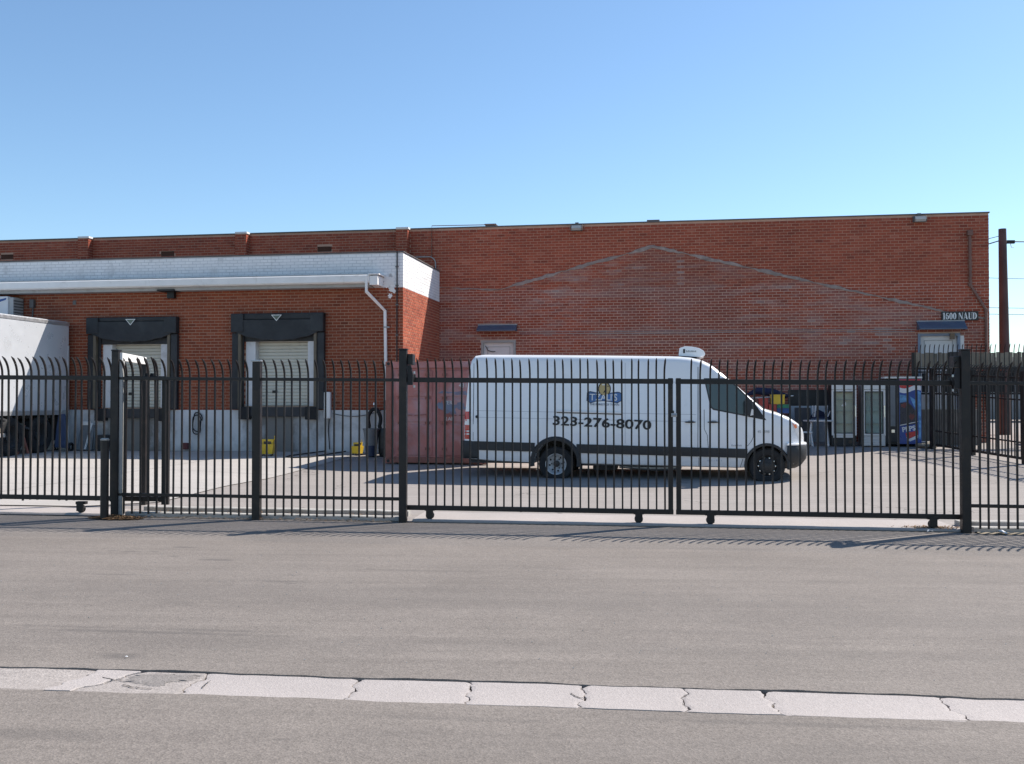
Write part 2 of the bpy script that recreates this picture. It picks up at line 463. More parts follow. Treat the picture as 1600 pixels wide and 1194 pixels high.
M['logo_brown'] = paint('logo_brown', (0.055, 0.038, 0.022), 0.5)
M['container'] = paint('faded_red_container', (0.45, 0.165, 0.140), 0.7, var=0.25, scale=1.8, dirt=(0.50, 0.34, 0.35), dirt_amt=0.5, dirt_scale=1.3, bmp=0.15, bscale=20)
M['container_rust'] = paint('container_frame', (0.31, 0.115, 0.085), 0.75, var=0.2, scale=3, dirt=(0.115, 0.045, 0.022), dirt_amt=0.4, dirt_scale=3)
M['container_blue'] = paint('blue_grey_overpaint', (0.20, 0.225, 0.30), 0.7, var=0.15, scale=4, dirt=(0.26, 0.10, 0.10), dirt_amt=0.4, dirt_scale=5)
M['yellow'] = paint('yellow_plastic', (0.70, 0.46, 0.025), 0.4, var=0.08, dirt=(0.25, 0.17, 0.04), dirt_amt=0.12, dirt_scale=6)
M['grey_plastic'] = paint('grey_plastic', (0.16, 0.17, 0.18), 0.55, var=0.1, dirt=(0.07, 0.07, 0.07), dirt_amt=0.25, dirt_scale=5)
M['blue_plastic'] = paint('dark_blue_plastic', (0.02, 0.035, 0.08), 0.5, var=0.15)
M['trailer_white'] = paint('trailer_white', (0.68, 0.69, 0.71), 0.33, metal=0.3, var=0.02, scale=0.8, dirt=(0.58, 0.57, 0.56), dirt_amt=0.06)
M['alu'] = paint('aluminium_rail', (0.55, 0.55, 0.56), 0.4, metal=0.7, var=0.1)
M['underframe'] = paint('dark_underframe', (0.035, 0.036, 0.04), 0.7, var=0.3, dirt=(0.09, 0.06, 0.04), dirt_amt=0.2)
M['wood'] = paint('weathered_wood', (0.21, 0.16, 0.115), 0.85, var=0.25, scale=7, bmp=0.3, bscale=30)
M['slat_grey'] = paint('weathered_slat', (0.25, 0.215, 0.165), 0.8, var=0.3, scale=2.2, bmp=0.2, bscale=30)
M['pole'] = paint('pole_wood', (0.088, 0.058, 0.054), 0.9, var=0.25, scale=2.0, dirt=(0.06, 0.04, 0.05), dirt_amt=0.3, bmp=0.5, bscale=25)
M['wire'] = paint('wire', (0.03, 0.03, 0.032), 0.6)
M['red'] = paint('red_plastic', (0.40, 0.045, 0.032), 0.45, var=0.12)
M['green'] = paint('green_plastic', (0.02, 0.22, 0.12), 0.45, var=0.12)
M['blue'] = paint('tub_blue_plastic', (0.02, 0.075, 0.25), 0.45, var=0.12)
M['maroon'] = paint('maroon_plastic', (0.11, 0.018, 0.022), 0.5, var=0.15)
M['navy_cloth'] = paint('navy_cloth', (0.016, 0.021, 0.055), 0.9, var=0.25, bmp=0.3, bscale=12)
M['dark_board'] = paint('dark_board', (0.045, 0.040, 0.042), 0.6, var=0.25, scale=3)
M['white_plastic'] = paint('white_plastic', (0.62, 0.62, 0.62), 0.45, var=0.05, dirt=(0.42, 0.40, 0.37), dirt_amt=0.15)
M['cooler_body'] = paint('cooler_enamel', (0.62, 0.61, 0.58), 0.4, var=0.06, dirt=(0.28, 0.25, 0.2), dirt_amt=0.15, dirt_scale=4)
M['cooler_inside'] = paint('cooler_liner', (0.68, 0.66, 0.54), 0.6, var=0.1, scale=2, dirt=(0.22, 0.22, 0.17), dirt_amt=0.2)
M['cooler_inside_green'] = paint('cooler_liner_green', (0.46, 0.56, 0.53), 0.5, var=0.2, scale=3)
M['black_panel'] = paint('black_panel', (0.012, 0.012, 0.013), 0.5, var=0.2)
M['vend_blue'] = paint('vending_blue', (0.018, 0.055, 0.26), 0.35, var=0.25, scale=2.5)
M['vend_sky'] = paint('vending_splash_blue', (0.10, 0.26, 0.46), 0.35, var=0.5, scale=9)
M['vend_red'] = paint('vending_red', (0.50, 0.03, 0.028), 0.35, var=0.1)
M['vend_white'] = paint('vending_white', (0.66, 0.66, 0.66), 0.35, var=0.06)
M['vend_dark'] = paint('vending_dark', (0.022, 0.020, 0.034), 0.35, var=0.4, scale=6)
M['vend_maroon'] = paint('vending_dark_red', (0.13, 0.02, 0.02), 0.35, var=0.4, scale=9)
M['paper'] = paint('paper_litter', (0.72, 0.72, 0.72), 0.8, var=0.06)
M['dry_leaf'] = paint('dry_needles', (0.20, 0.115, 0.055), 0.9, var=0.45, scale=18)
M['dirt'] = paint('roadside_dirt', (0.27, 0.215, 0.145), 0.95, var=0.3, scale=6, bmp=0.6, bscale=50)
M['far_wall'] = paint('far_pale_wall', (0.42, 0.44, 0.47), 0.9, var=0.06, scale=0.2)
M['car_white'] = paint('car_white_paint', (0.70, 0.70, 0.70), 0.3, var=0.03, coat=0.5)
M['blue_sheet'] = paint('faded_blue_sheet', (0.05, 0.075, 0.15), 0.7, var=0.3, scale=3)
M['concrete_block'] = paint('concrete_footing', (0.40, 0.38, 0.35), 0.9, var=0.15, scale=5, dirt=(0.2, 0.17, 0.13), dirt_amt=0.3, bmp=0.5, bscale=50)

def on_road(px, py):
    d = ray(px, py); t_ = (-0.06 - EYE) / d[2]; return d[0] * t_, d[1] * t_
SPOTS = [(*on_road(px, py), rx, ry, a) for px, py, rx, ry, a in ((700, 935, 7.0, 0.75, .22), (300, 1005, 2.6, 0.35, .22), (1350, 965, 3.0, 0.5, .2), (950, 1010, 3.4, 0.25, .18), (1000, 1165, 2.5, 0.3, .18))] + [(*on_road(px, py), rx, ry, a) for px, py, rx, ry, a in ((290, 859, .17, .08, .55), (202, 866, .14, .07, .5), (176, 865, .09, .06, .45), (272, 873, .09, .06, .45), (338, 878, .26, .09, .6), (240, 866, .08, .05, .4), (170, 902, .5, .05, .35), (440, 911, .4, .05, .5), (455, 914, .12, .05, .6),
    (250, 992, 1.3, .07, .55), (330, 988, .8, .06, .45), (120, 984, .6, .05, .35), (180, 1029, .22, .10, .55), (205, 1012, .10, .05, .3), (640, 892, .9, .05, .3), (700, 938, 1.2, .08, .3), (950, 945, .7, .16, .28), (1100, 985, .9, .10, .2), (1290, 905, .3, .2, .2), (1230, 1000, .6, .12, .2), (60, 1150, .5, .12, .3), (1250, 1125, 1.1, .05, .35), (700, 1120, 1.0, .05, .25), (440, 1155, .10, .03, .45), (110, 1128, .10, .02, .45))]
M['road'] = ground_mat('road_asphalt', (0.204, 0.177, 0.155), 0.10, 0.22, streak=0.10, stains=0.26, rot=R(5), stain_col=(0.105, 0.094, 0.086), spots=SPOTS)
M['shoulder'] = ground_mat('old_shoulder_asphalt', (0.196, 0.172, 0.153), 0.12, 0.22, streak=0.1, stains=0.3, rot=R(5))
M['yard'] = ground_mat('yard_asphalt', (0.290, 0.260, 0.238), 0.09, 0.10, streak=0.10, stains=0.28, crack=0.5, rot=R(12), stain_col=(0.15, 0.14, 0.135))
M['pad'] = ground_mat('yard_concrete', (0.405, 0.375, 0.345), 0.07, 0.06, streak=0.05, stains=0.16, rot=R(8), stain_col=(0.33, 0.30, 0.28))
M['gutter'] = ground_mat('gutter_concrete', (0.385, 0.345, 0.322), 0.08, 0.09, stains=0.14, stain_col=(0.28, 0.26, 0.25))
M['gutter_old'] = ground_mat('worn_gutter_concrete', (0.315, 0.280, 0.255), 0.16, 0.22, stains=0.5, stain_col=(0.185, 0.165, 0.15))
M['worn_patch'] = ground_mat('worn_patch', (0.225, 0.202, 0.185), 0.14, 0.24, stains=0.3)
M['crackfill'] = ground_mat('gutter_bed', (0.075, 0.066, 0.060), 0.2, 0.2)
M['earth'] = ground_mat('earth', (0.20, 0.18, 0.16), 0.15, 0.15)

def glass_mat(name, tint, alpha_through=0.0, rough=0.03):
    m, t, bs = new_mat(name)
    bs.inputs['Base Color'].default_value = rgb(tint); bs.inputs['Roughness'].default_value = rough
    bs.inputs['Specular IOR Level'].default_value = 0.6
    if alpha_through:
        tr = node(t, 'ShaderNodeBsdfTransparent'); tr.inputs[0].default_value = (0.96, 0.98, 0.97, 1)
        mx = node(t, 'ShaderNodeMixShader'); mx.inputs[0].default_value = alpha_through
        out = t.nodes['Material Output']
        t.links.new(bs.outputs[0], mx.inputs[1]); t.links.new(tr.outputs[0], mx.inputs[2]); t.links.new(mx.outputs[0], out.inputs[0])
    return m
M['glass'] = glass_mat('van_glass', (0.060, 0.078, 0.074))
M['cooler_glass'] = glass_mat('cooler_glass', (0.05, 0.06, 0.055), 0.90)

# ------------------------------------------------------------------ ground, road, gutter
def sheet(name, frame, us, ns, mat, dz=0.0, zf=None, parent=None, kind='structure', smooth=None):
    mb = MB()
    nu, nn = len(us), len(ns)
    for n_ in ns:
        for u_ in us:
            X, Y = frame.w(u_, n_)
            mb.v.append((X, Y, (gz(X, Y) if zf is None else zf(X, Y)) + dz))
    for j in range(nn - 1):
        for i in range(nu - 1):
            mb.f.append((j * nu + i, j * nu + i + 1, (j + 1) * nu + i + 1, (j + 1) * nu + i)); mb.m.append(0)
    o = mb.build(name, mat, parent, smooth=smooth, recalc=False)
    if kind: o['kind'] = kind
    return o
def rng(a, b, st):
    k = max(1, int(round((b - a) / st)))
    return [a + (b - a) * i / k for i in range(k + 1)]

MB().add([(-1500, -300, -0.55), (1500, -300, -0.55), (1500, 2500, -0.55), (-1500, 2500, -0.55)], [(0, 1, 2, 3)]).build('ground', M['earth'])['kind'] = 'structure'
sheet('yard', FF, rng(-45, 45, 0.75), rng(0.0, 48, 0.6), M['yard'], smooth=40)
def zr(X, Y):
    n = FF.loc(X, Y)[1]
    return -0.008 * max(-40, min(40, X)) - 0.06 * sstep(0, 1, min(1, max(0, -n) / 1.9)) 

# far carriageway: its near edge is ragged and stands a finger above the gutter
def wob(u, a=0.02, f=1.0, ph=0.0):
    return a * (0.5 * math.sin(u * 3.1 * f + ph) + 0.3 * math.sin(u * 8.3 * f + 1 + ph) + 0.2 * math.sin(u * 21 * f + 2 + ph))
us = rng(-40, 40, 0.08)
mb = MB()
for u_ in us:
    e = -7.63 + wob(u_, 0.028)
    for n_, dz in ((-1.75 + wob(u_, 0.05, 0.4), -0.004), (-4.5, -0.004), (e, -0.004), (e - 0.004, -0.04)):
        X, Y = FF.w(u_, n_); mb.v.append((X, Y, zr(X, Y) + dz))
for i in range(len(us) - 1):
    for j in range(3):
        a = i * 4 + j; mb.f.append((a, a + 1, a + 5, a + 4)); mb.m.append(0)
tag(mb.build('road', M['road']), kind='structure')
mb = MB()
for u_ in us:
    e = -8.09 + wob(u_, 0.02, 1.0, 4)
    for n_, dz in ((e + 0.004, -0.06), (e, -0.012), (-11.0, -0.006), (-22, -0.0)):
        X, Y = FF.w(u_, n_); mb.v.append((X, Y, zr(X, Y) + dz))
for i in range(len(us) - 1):
    for j in range(3):
        a = i * 4 + j; mb.f.append((a, a + 1, a + 5, a + 4)); mb.m.append(0)
tag(mb.build('road', M['road']), kind='structure')
sheet('road_shoulder', FF, rng(-40, 40, 0.5), [-1.95, -1.6, -1.3, -1.0, -0.7, -0.4, -0.15, 0.02], M['shoulder'], dz=-0.010, zf=zr, smooth=60)
# concrete strip under the gates and the low kerb under the fixed fence
def strip(name, u0, u1, n0, n1, h, mat, wig=0.01, st=0.15):
    mb = MB(); us_ = rng(u0, u1, st)
    for u_ in us_:
        for n_, z_ in ((n0, -0.1), (n0, h - 0.012), (n0 + 0.012, h), (n1 - 0.012, h), (n1, h - 0.02), (n1, -0.1)):
            q = wob(u_, wig, 1.3, n0 * 7)
            X, Y = FF.w(u_, n_ + q); mb.v.append((X, Y, gz(X, Y) + z_ + wob(u_, wig * 0.3, 2, 3)))
    for i in range(len(us_) - 1):
        for j in range(5):
            a = i * 6 + j; mb.f.append((a, a + 1, a + 7, a + 6)); mb.m.append(0)
    e = (len(us_) - 1) * 6
    mb.f += [(0, 1, 2, 3, 4, 5), (e, e + 1, e + 2, e + 3, e + 4, e + 5)]; mb.m += [0, 0]
    o = mb.build(name, mat, smooth=30); o['kind'] = 'structure'; return o
strip('gate_apron', -1.38, 5.95, 0.03, 1.05, 0.030, M['gutter'])
strip('gate_apron', -14, -5.75, 0.10, 0.75, 0.020, M['gutter'])
strip('fence_kerb', -5.5, -1.55, 0.05, 0.20, 0.060, M['concrete_block'], 0.015)
strip('fence_kerb', 6.1, 9.5, 0.05, 0.22, 0.060, M['concrete_block'], 0.015)
strip('fence_kerb', -5.5, -1.55, 0.62, 0.80, 0.075, M['concrete_block'], 0.02)
strip('fence_kerb', 6.1, 9.5, 0.62, 0.80, 0.075, M['concrete_block'], 0.02)

# concrete yard slabs on the left, with open joints
EDGE = [B.loc(*q) for q in [FF.w(-9, 0.9)]]
def gpt(px, py):
    """where a line of sight meets the yard"""
    d = ray(px, py); t = 5.0
    for _ in range(4000):
        X, Y, Z = d[0] * t, d[1] * t, EYE + d[2] * t
        if Z <= gz(X, Y): break
        t += 0.01
    return FF.loc(X, Y)
a0 = gpt(250, 786); a1 = gpt(350, 761); a2 = gpt(486, 731); a3 = gpt(540, 716)
def xedge(n):            # u of the slab edge at depth n
    pts = [(1.0, a0[0] - 0.9), (a0[1], a0[0]), (a1[1], a1[0]), (a2[1], a2[0]), (a3[1], a3[0]), (13.0, a3[0] + 0.5)]
    for (n0, u0), (n1, u1) in zip(pts, pts[1:]):
        if n <= n1: return u0 + (u1 - u0) * (n - n0) / (n1 - n0)
    return pts[-1][1]
pad = link('concrete_pad', None); pad['kind'] = 'structure'
ncuts = [1.0, 4.1, 7.3, 12.6]
for k in range(3):
    n0, n1 = ncuts[k] + 0.008, ncuts[k + 1] - 0.008
    nsr = rng(n0, n1, 0.4)
    cuts = [-26, -19.5, -13.4, -8.7, None]
    for c in range(4):
        mb = MB(); m_ = 8
        for n_ in nsr:
            ua = cuts[c] + 0.008 + 0.13 * (n_ - 5); ub = (cuts[c + 1] + 0.13 * (n_ - 5) if cuts[c + 1] is not None else xedge(n_)) - 0.008
            if ub < ua: ub = ua + 0.02
            for i in range(m_ + 1):
                X, Y = FF.w(ua + (ub - ua) * i / m_, n_); mb.v.append((X, Y, gz(X, Y) + 0.014))
        for j in range(len(nsr) - 1):
            for i in range(m_):
                a = j * (m_ + 1) + i; mb.f.append((a, a + 1, a + m_ + 2, a + m_ + 1)); mb.m.append(0)
        mb.build('concrete_slab', M['pad'], pad, recalc=False)

# valley gutter: a bed and the cracked concrete slabs laid in it
bed = MB()
for u_ in rng(-40, 40, 2):
    for n_ in (-7.58, -8.15):
        X, Y = FF.w(u_, n_); bed.v.append((X, Y, zr(X, Y) - 0.045))
for i in range(len(bed.v) // 2 - 1):
    bed.f.append((2 * i, 2 * i + 1, 2 * i + 3, 2 * i + 2)); bed.m.append(0)
gut = bed.build('gutter', M['crackfill']); gut['kind'] = 'structure'
def gdish(n): 
    q = min(1, max(0, (-7.64 - n) / 0.465)); return -0.010 - 0.007 * math.sin(q * math.pi)
def jag(i, q):
    return 0.024 * math.sin(q * 7 + i * 2.3) * math.sin(q * 3.1 + i) + 0.010 * math.sin(q * 19 + i * 1.7) + 0.006 * math.sin(q * 43 + i * 0.7)
def slab(i, mat, dz=0.0, n_far=-7.64, n_near=-8.105):
    """the concrete between the cracks i and i + 1"""
    cutL, cutR = cuts[i], cuts[i + 1]
    k = 30; mb = MB(); js = 16
    for a in range(k + 1):
        t_ = a / k
        for j in range(js + 1):
            q = j / js
            n_ = n_far + (n_near - n_far) * q
            g0 = 0.0035 + 0.006 * max(0, math.sin(q * 11 + i * 3)) ** 3 + (0.012 * max(0, 1 - q * 6) if i % 2 else 0)
            g1 = 0.0035 + 0.006 * max(0, math.sin(q * 11 + (i + 1) * 3)) ** 3 + (0.012 * max(0, 1 - q * 6) if (i + 1) % 2 else 0)
            ua = cutL[0] + (cutL[1] - cutL[0]) * q + jag(i, q) + g0; ub = cutR[0] + (cutR[1] - cutR[0]) * q + jag(i + 1, q) - g1
            u_ = ua + (ub - ua) * t_
            X, Y = FF.w(u_, n_ + (wob(u_, 0.010, 1.1, 5) if j in (0, js) else 0))
            edge = -0.004 if (a in (0, k)) else 0
            mb.v.append((X, Y, zr(X, Y) + gdish(n_) + dz + edge + 0.003 * math.sin(i * 5.1)))
    W_ = js + 1
    for a in range(k):
        for j in range(js):
            c = a * W_ + j; mb.f.append((c, c + 1, c + W_ + 1, c + W_)); mb.m.append(0)
    ring = [a * W_ for a in range(k + 1)] + [k * W_ + j for j in range(1, W_)] + [a * W_ + js for a in range(k - 1, -1, -1)] + [j for j in range(js - 1, 0, -1)]
    b0 = len(mb.v)
    for r_ in ring:
        x, y, z = mb.v[r_]; mb.v.append((x, y, z - 0.06))
    L = len(ring)
    for a in range(L):
        mb.f.append((ring[a], ring[(a + 1) % L], b0 + (a + 1) % L, b0 + a)); mb.m.append(0)
    return mb.build('concrete_slab', mat, gut, smooth=35)
G_, O_ = M['gutter'], M['gutter_old']
cuts = [(-9.4, -9.4), (-7.6, -7.7), (-5.6, -5.6), (-3.9, -3.95), (-1.88, -1.97), (-1.60, -1.80), (-1.16, -1.19), (-0.22, -0.22), (0.44, 0.46), (1.11, 1.11), (1.69, 1.69), (2.16, 2.19), (3.14, 3.16), (4.35, 4.35), (5.6, 5.65), (7.2, 7.2), (9.0, 9.0)]
cuts = [(a * 1.036 - 0.044, b * 1.036 - 0.044) for a, b in cuts]
for i in range(len(cuts) - 1):
    worn = i in (0, 1, 2, 3, 5)
    slab(i, O_ if worn else G_, -0.003 if worn else 0.0)
# asphalt smears over the two worn slabs
def smear(us_ns):
    us_ns = [(u * 1.036 - 0.044, n * 1.036 + 0.505) for u, n in us_ns]
    pts = []; k = len(us_ns)
    for i in range(k):
        (u0, n0), (u1, n1) = us_ns[i], us_ns[(i + 1) % k]
        for t_ in [x / 8 for x in range(8)]:
            pts.append((u0 + (u1 - u0) * t_ + wob(u0 * 3 + t_ * 5, 0.03, 2), n0 + (n1 - n0) * t_ + wob(n0 * 9 + t_ * 7, 0.014, 2)))
    cu, cn = sum(p[0] for p in pts) / len(pts), sum(p[1] for p in pts) / len(pts)
    mb = MB(); m_ = 6; L = len(pts)
    for j in range(m_ + 1):
        for (u, n) in pts:
            q = j / m_; uu, nn = cu + (u - cu) * q, cn + (n - cn) * q
            X, Y = FF.w(uu, nn); mb.v.append((X, Y, zr(X, Y) + gdish(nn) + 0.005 + (-0.007 if j == m_ else 0)))
    for j in range(m_):
        for i in range(L):
            mb.f.append((j * L + i, j * L + (i + 1) % L, (j + 1) * L + (i + 1) % L, (j + 1) * L + i)); mb.m.append(0)
    mb.build('worn_patch', M['worn_patch'], gut, smooth=50)
smear([(-1.60, -7.93), (-1.40, -7.885), (-1.20, -7.895), (-1.21, -7.99), (-1.34, -8.07), (-1.36, -8.16), (-1.50, -8.10), (-1.62, -8.07)])
def crackline(pts, w_=0.006):
    """a dirt-filled crack across a slab"""
    mb = MB(); P = []
    for (p0, p1) in zip(pts, pts[1:]):
        f0, f1 = FF.loc(*on_road(*p0)), FF.loc(*on_road(*p1))
        for k in range(6):
            q = k / 6; P.append((f0[0] + (f1[0] - f0[0]) * q + wob(f0[0] * 7 + q * 4, 0.012, 3), f0[1] + (f1[1] - f0[1]) * q + wob(f0[1] * 9 + q * 5, 0.008, 3)))
    for i, (u, n) in enumerate(P):
        w2 = w_ * (0.4 + 0.6 * abs(math.sin(i * 1.7))) * (0.2 if i in (0, len(P) - 1) else 1)
        for dn in (-w2, w2):
            X, Y = FF.w(u + dn * 0.4, n + dn); mb.v.append((X, Y, zr(X, Y) + gdish(n) + 0.0045))
    for i in range(len(P) - 1): mb.f.append((2 * i, 2 * i + 1, 2 * i + 3, 2 * i + 2)); mb.m.append(0)
    mb.build('crack', M['crackfill'], gut, recalc=False)
crackline([(193, 1071), (206, 1075), (222, 1077), (240, 1078)], 0.006)
crackline([(160, 1060), (178, 1064), (195, 1064)], 0.006)
crackline([(208, 1064), (235, 1055), (260, 1053)], 0.003)
crackline([(893, 1079), (905, 1086), (914, 1087)], 0.006)
crackline([(1075, 1080), (1066, 1095), (1080, 1106)], 0.003)
crackline([(330, 1064), (322, 1070), (315, 1078)], 0.008)

# ------------------------------------------------------------------ bricks
BW, BH, JT = 0.216, 0.081, 0.0145
class Holes:
    def __init__(s, rects): s.r = rects
    def cut(s, a, b, z0, z1):
        """the pieces of the run a..b that are left outside the holes"""
        runs = [(a, b)]
        for (u0, u1, q0, q1) in s.r:
            if z1 <= q0 or z0 >= q1: continue
            nr = []
            for x, y in runs:
                if y <= u0 or x >= u1: nr.append((x, y)); continue
                if x < u0: nr.append((x, u0))
                if y > u1: nr.append((u1, y))
            runs = nr
        return [(x, y) for x, y in runs if y - x > 0.03]
def courses(u0, u1, z0, z1, holes=(), off=0.0):
    H = Holes(holes); out = []; k = 0
    rr = random.Random(11)
    z = z0
    while z + BH * 0.6 < z1:
        zt = min(z + BH - JT, z1)
        st = u0 - (BW if k % 2 == 0 else BW / 2) + off + rr.uniform(-0.006, 0.006)
        u = st
        while u < u1:
            a, b = max(u, u0), min(u + BW - JT, u1)
            if b - a > 0.03:
                for x, y in H.cut(a, b, z, zt): out.append((x, y, z, zt))
            u += BW
        z += BH; k += 1
    return out
BRICK = MB().box(-0.5, 0.5, -0.5, 0.5, -0.5, 0.5)
def lay(parent, bricks, plane, kinds, eye_local, reserve, visible):
    """plane(u, z, d) -> local point, d outwards; kinds(u, z) -> key; the largest in view become single parts"""
    full = [b for b in bricks if b[1] - b[0] > BW - JT - 0.002 and b[3] - b[2] > BH - JT - 0.002 and visible((b[0] + b[1]) / 2, (b[2] + b[3]) / 2) and kinds((b[0] + b[1]) / 2, (b[2] + b[3]) / 2) in reserve]
    full.sort(key=lambda b: (Vector(plane((b[0] + b[1]) / 2, (b[2] + b[3]) / 2, 0)) - eye_local).length)
    n_single = reserve['n']
    single = set(full[:n_single])
    masses = {}
    r2 = random.Random(3)
    meshes = {}
    for b in bricks:
        u_, z_ = (b[0] + b[1]) / 2, (b[2] + b[3]) / 2
        key = kinds(u_, z_)
        d = 0.007 + r2.uniform(-0.0018, 0.0022)
        if b in single:
            pm = reserve[key]
            if key not in meshes:
                mb = MB(); c = [plane(u, z, dd) for dd in (-0.004, 0.007) for u, z in ((-0.10025, -0.03275), (0.10025, -0.03275), (0.10025, 0.03275), (-0.10025, 0.03275))]
                o0 = Vector(plane(0, 0, 0)); mb.add([Vector(p) - o0 for p in c], [(4, 5, 6, 7), (0, 1, 5, 4), (1, 2, 6, 5), (2, 3, 7, 6), (3, 0, 4, 7)])
                meshes[key] = mb.mesh('brick', pm, recalc=False)
            p = plane(u_, z_, d - 0.007)
            o = link('brick', meshes[key], parent, p)
            if key == 'old': o['lime'] = lime(u_, z_)
        else:
            mb = masses.setdefault(key, MB())
            if key == 'old': mb.__dict__.setdefault('lime', []).extend([lime(u_, z_)] * 8)
            mb.add([plane(u, z, dd) for dd in (-0.004, d) for u, z in ((b[0], b[2]), (b[1], b[2]), (b[1], b[3]), (b[0], b[3]))],
                   [(4, 5, 6, 7), (0, 1, 5, 4), (1, 2, 6, 5), (2, 3, 7, 6), (3, 0, 4, 7)])
    return masses

def local(fr, u, n, z):   # eye in frame coordinates
    return Vector((u, n, z))
eyeB = Vector((*B.loc(0, 0), EYE))

# ------------------------------------------------------------------ the brick warehouse
wh = thing('brick_warehouse', 'long red brick warehouse with a flat parapet and an old gable line on its wall', 'warehouse', (*B.o, 0), -B.t)
UR = 12.72; ZT = 6.90
D_L = (-1.62, -0.57, 1.40, 3.50); D_R = (10.83, 11.95, 1.45, 3.57)
GAB = [(-2.98, 5.11), (-1.11, 5.01), (3.49, 6.20), (11.79, 4.12), (UR, 3.95)]
def gable(u):
    if u < GAB[0][0]: return GAB[0][1]
    for (u0, z0), (u1, z1) in zip(GAB, GAB[1:]):
        if u <= u1: return z0 + (z1 - z0) * (u - u0) / (u1 - u0)
    return GAB[-1][1]
LIME = []
for px, py, ww, hh in [(1063, 408, .05, .12), (1063, 422, .02, .26), (1063, 442, .10, .03), (996, 418, .24, .05), (965, 446, .16, .04), (905, 436, .22, .035), (960, 425, .2, .03), (705, 520, .26, .10), (735, 525, .20, .05), (695, 532, .15, .12), (755, 530, .2, .04), (1330, 520, .08, .05), (1322, 530, .13, .05), (1318, 536, .08, .04), (1374, 520, .05, .14), (1385, 530, .06, .3), (1360, 535, .24, .03), (1395, 545, .10, .04), (1270, 502, .12, .03), (1350, 503, .16, .025), (1190, 470, .2, .03), (840, 470, .2, .03), (870, 455, .25, .03), (700, 433, .10, .22), (1410, 505, .2, .02), (1225, 448, .3, .04)]:
    LIME.append((*B.hit(px, py, WN), ww * 1.15, max(hh * 1.2, 0.05)))
def lime(u, z):
    """how much lime bloom a brick of the old wall carries"""
    v = 0.0
    for cu_, cz_, a, b in LIME:
        d = ((u - cu_) / a) ** 2 + ((z - cz_) / b) ** 2
        v = max(v, 0.85 * math.exp(-d * 0.9))
    return v
# the wall core behind the bricks, pierced by the two doors
core = MB()
def wall_boxes(mb, u0, u1, z0, z1, y0, y1, holes):
    us_ = sorted({u0, u1} | {h[0] for h in holes} | {h[1] for h in holes}); zs_ = sorted({z0, z1} | {h[2] for h in holes} | {h[3] for h in holes})
    for a, b in zip(us_, us_[1:]):
        run = None
        for c, d in zip(zs_, zs_[1:]):
            mu, mz = (a + b) / 2, (c + d) / 2
            if any(h[0] < mu < h[1] and h[2] < mz < h[3] for h in holes):
                if run: mb.box(a, b, y0, y1, run[0], run[1]); run = None
            else: run = (run[0], d) if run else (c, d)
        if run: mb.box(a, b, y0, y1, run[0], run[1])
VENTS = [(-17.6, 6.30), (-11.98, 6.27), (-6.78, 6.29)]
holesW = [D_L, D_R] + [(u, u + 0.46, z, z + 0.16) for u, z in VENTS]
wall_boxes(core, -3.05, UR, -0.2, 5.0, WN, WN + 0.3, [D_L, D_R])
core.build('wall', M['mortar_old'], wh)
core = MB(); wall_boxes(core, -26, UR, 5.0, ZT, WN, WN + 0.3, [(u, u + 0.46, z, z + 0.16) for u, z in VENTS])
core.build('wall', M['mortar'], wh)
MB().box(-26, UR - 0.003, WN + 0.31, WN + 16, -0.2, ZT - 0.25).build('building_body', M['pipe_brown'], wh)
MB().box(-26, UR + 0.03, WN - 0.035, WN + 0.36, ZT + 0.0, ZT + 0.035).build('coping', M['coping'], wh, bevel=0.006)
PIL = [(-20.4, -20.04), (-14.69, -14.33), (-9.36, -9.0), (-4.2, -3.84)]
bricks = [b for b in courses(-24, UR, 0.45, ZT - 0.005, holesW + [(a, b, 0, 9) for a, b in PIL] + [(7.30, 8.45, 0.3, 1.97)]) if (b[0] >= -3.1 or b[3] > 5.35)]
def kindW(u, z):
    return 'old' if (u > -2.95 and z < gable(u) - 0.03) else 'new'
mass = lay(wh, bricks, lambda u, z, d: (u, WN - d, z), kindW, eyeB,
           {'n': 300, 'old': M['brick_old_part'], 'new': M['brick_part']}, lambda u, z: z > 2.75)
pm = mass['new']
for a, b in PIL:             # buttresses: bricks on the front and on the right cheek
    MB().box(a + 0.006, b - 0.006, WN - 0.26, WN, 5.0, ZT - 0.02).build('buttress', M['mortar'], wh)
    MB().prism([(b - 0.10, ZT - 0.02), (b + 0.03, ZT - 0.02), (b + 0.03, ZT + 0.035), (a, ZT + 0.035), (a, ZT - 0.02)], WN - 0.28, WN - 0.036).build('buttress_cap', M['white_trim'], wh)  # white colour stands in for the sunlit spot on the buttress top
    for (x, y, z0, z1) in courses(a, b, 5.0, ZT - 0.03):
        pm.add([(u, WN - 0.26 - d, z) for d in (-0.002, 0.007) for u, z in ((x, z0), (y, z0), (y, z1), (x, z1))], [(4, 5, 6, 7), (0, 1, 5, 4), (1, 2, 6, 5), (2, 3, 7, 6), (3, 0, 4, 7)])
    for (x, y, z0, z1) in courses(WN - 0.26, WN, 5.0, ZT - 0.03):
        pm.add([(b + d, v, z) for d in (-0.008, 0.003) for v, z in ((x, z0), (y, z0), (y, z1), (x, z1))], [(4, 5, 6, 7), (0, 1, 5, 4), (1, 2, 6, 5), (2, 3, 7, 6), (3, 0, 4, 7)])
o = pm.build('brickwork', M['brick_mass'], wh, recalc=False); o['kind'] = 'stuff'
o = mass['old'].build('old_brickwork', M['brick_old_mass'], wh, recalc=False); o['kind'] = 'stuff'
at_ = o.data.attributes.new('lime', 'FLOAT', 'POINT'); at_.data.foreach_set('value', mass['old'].lime)
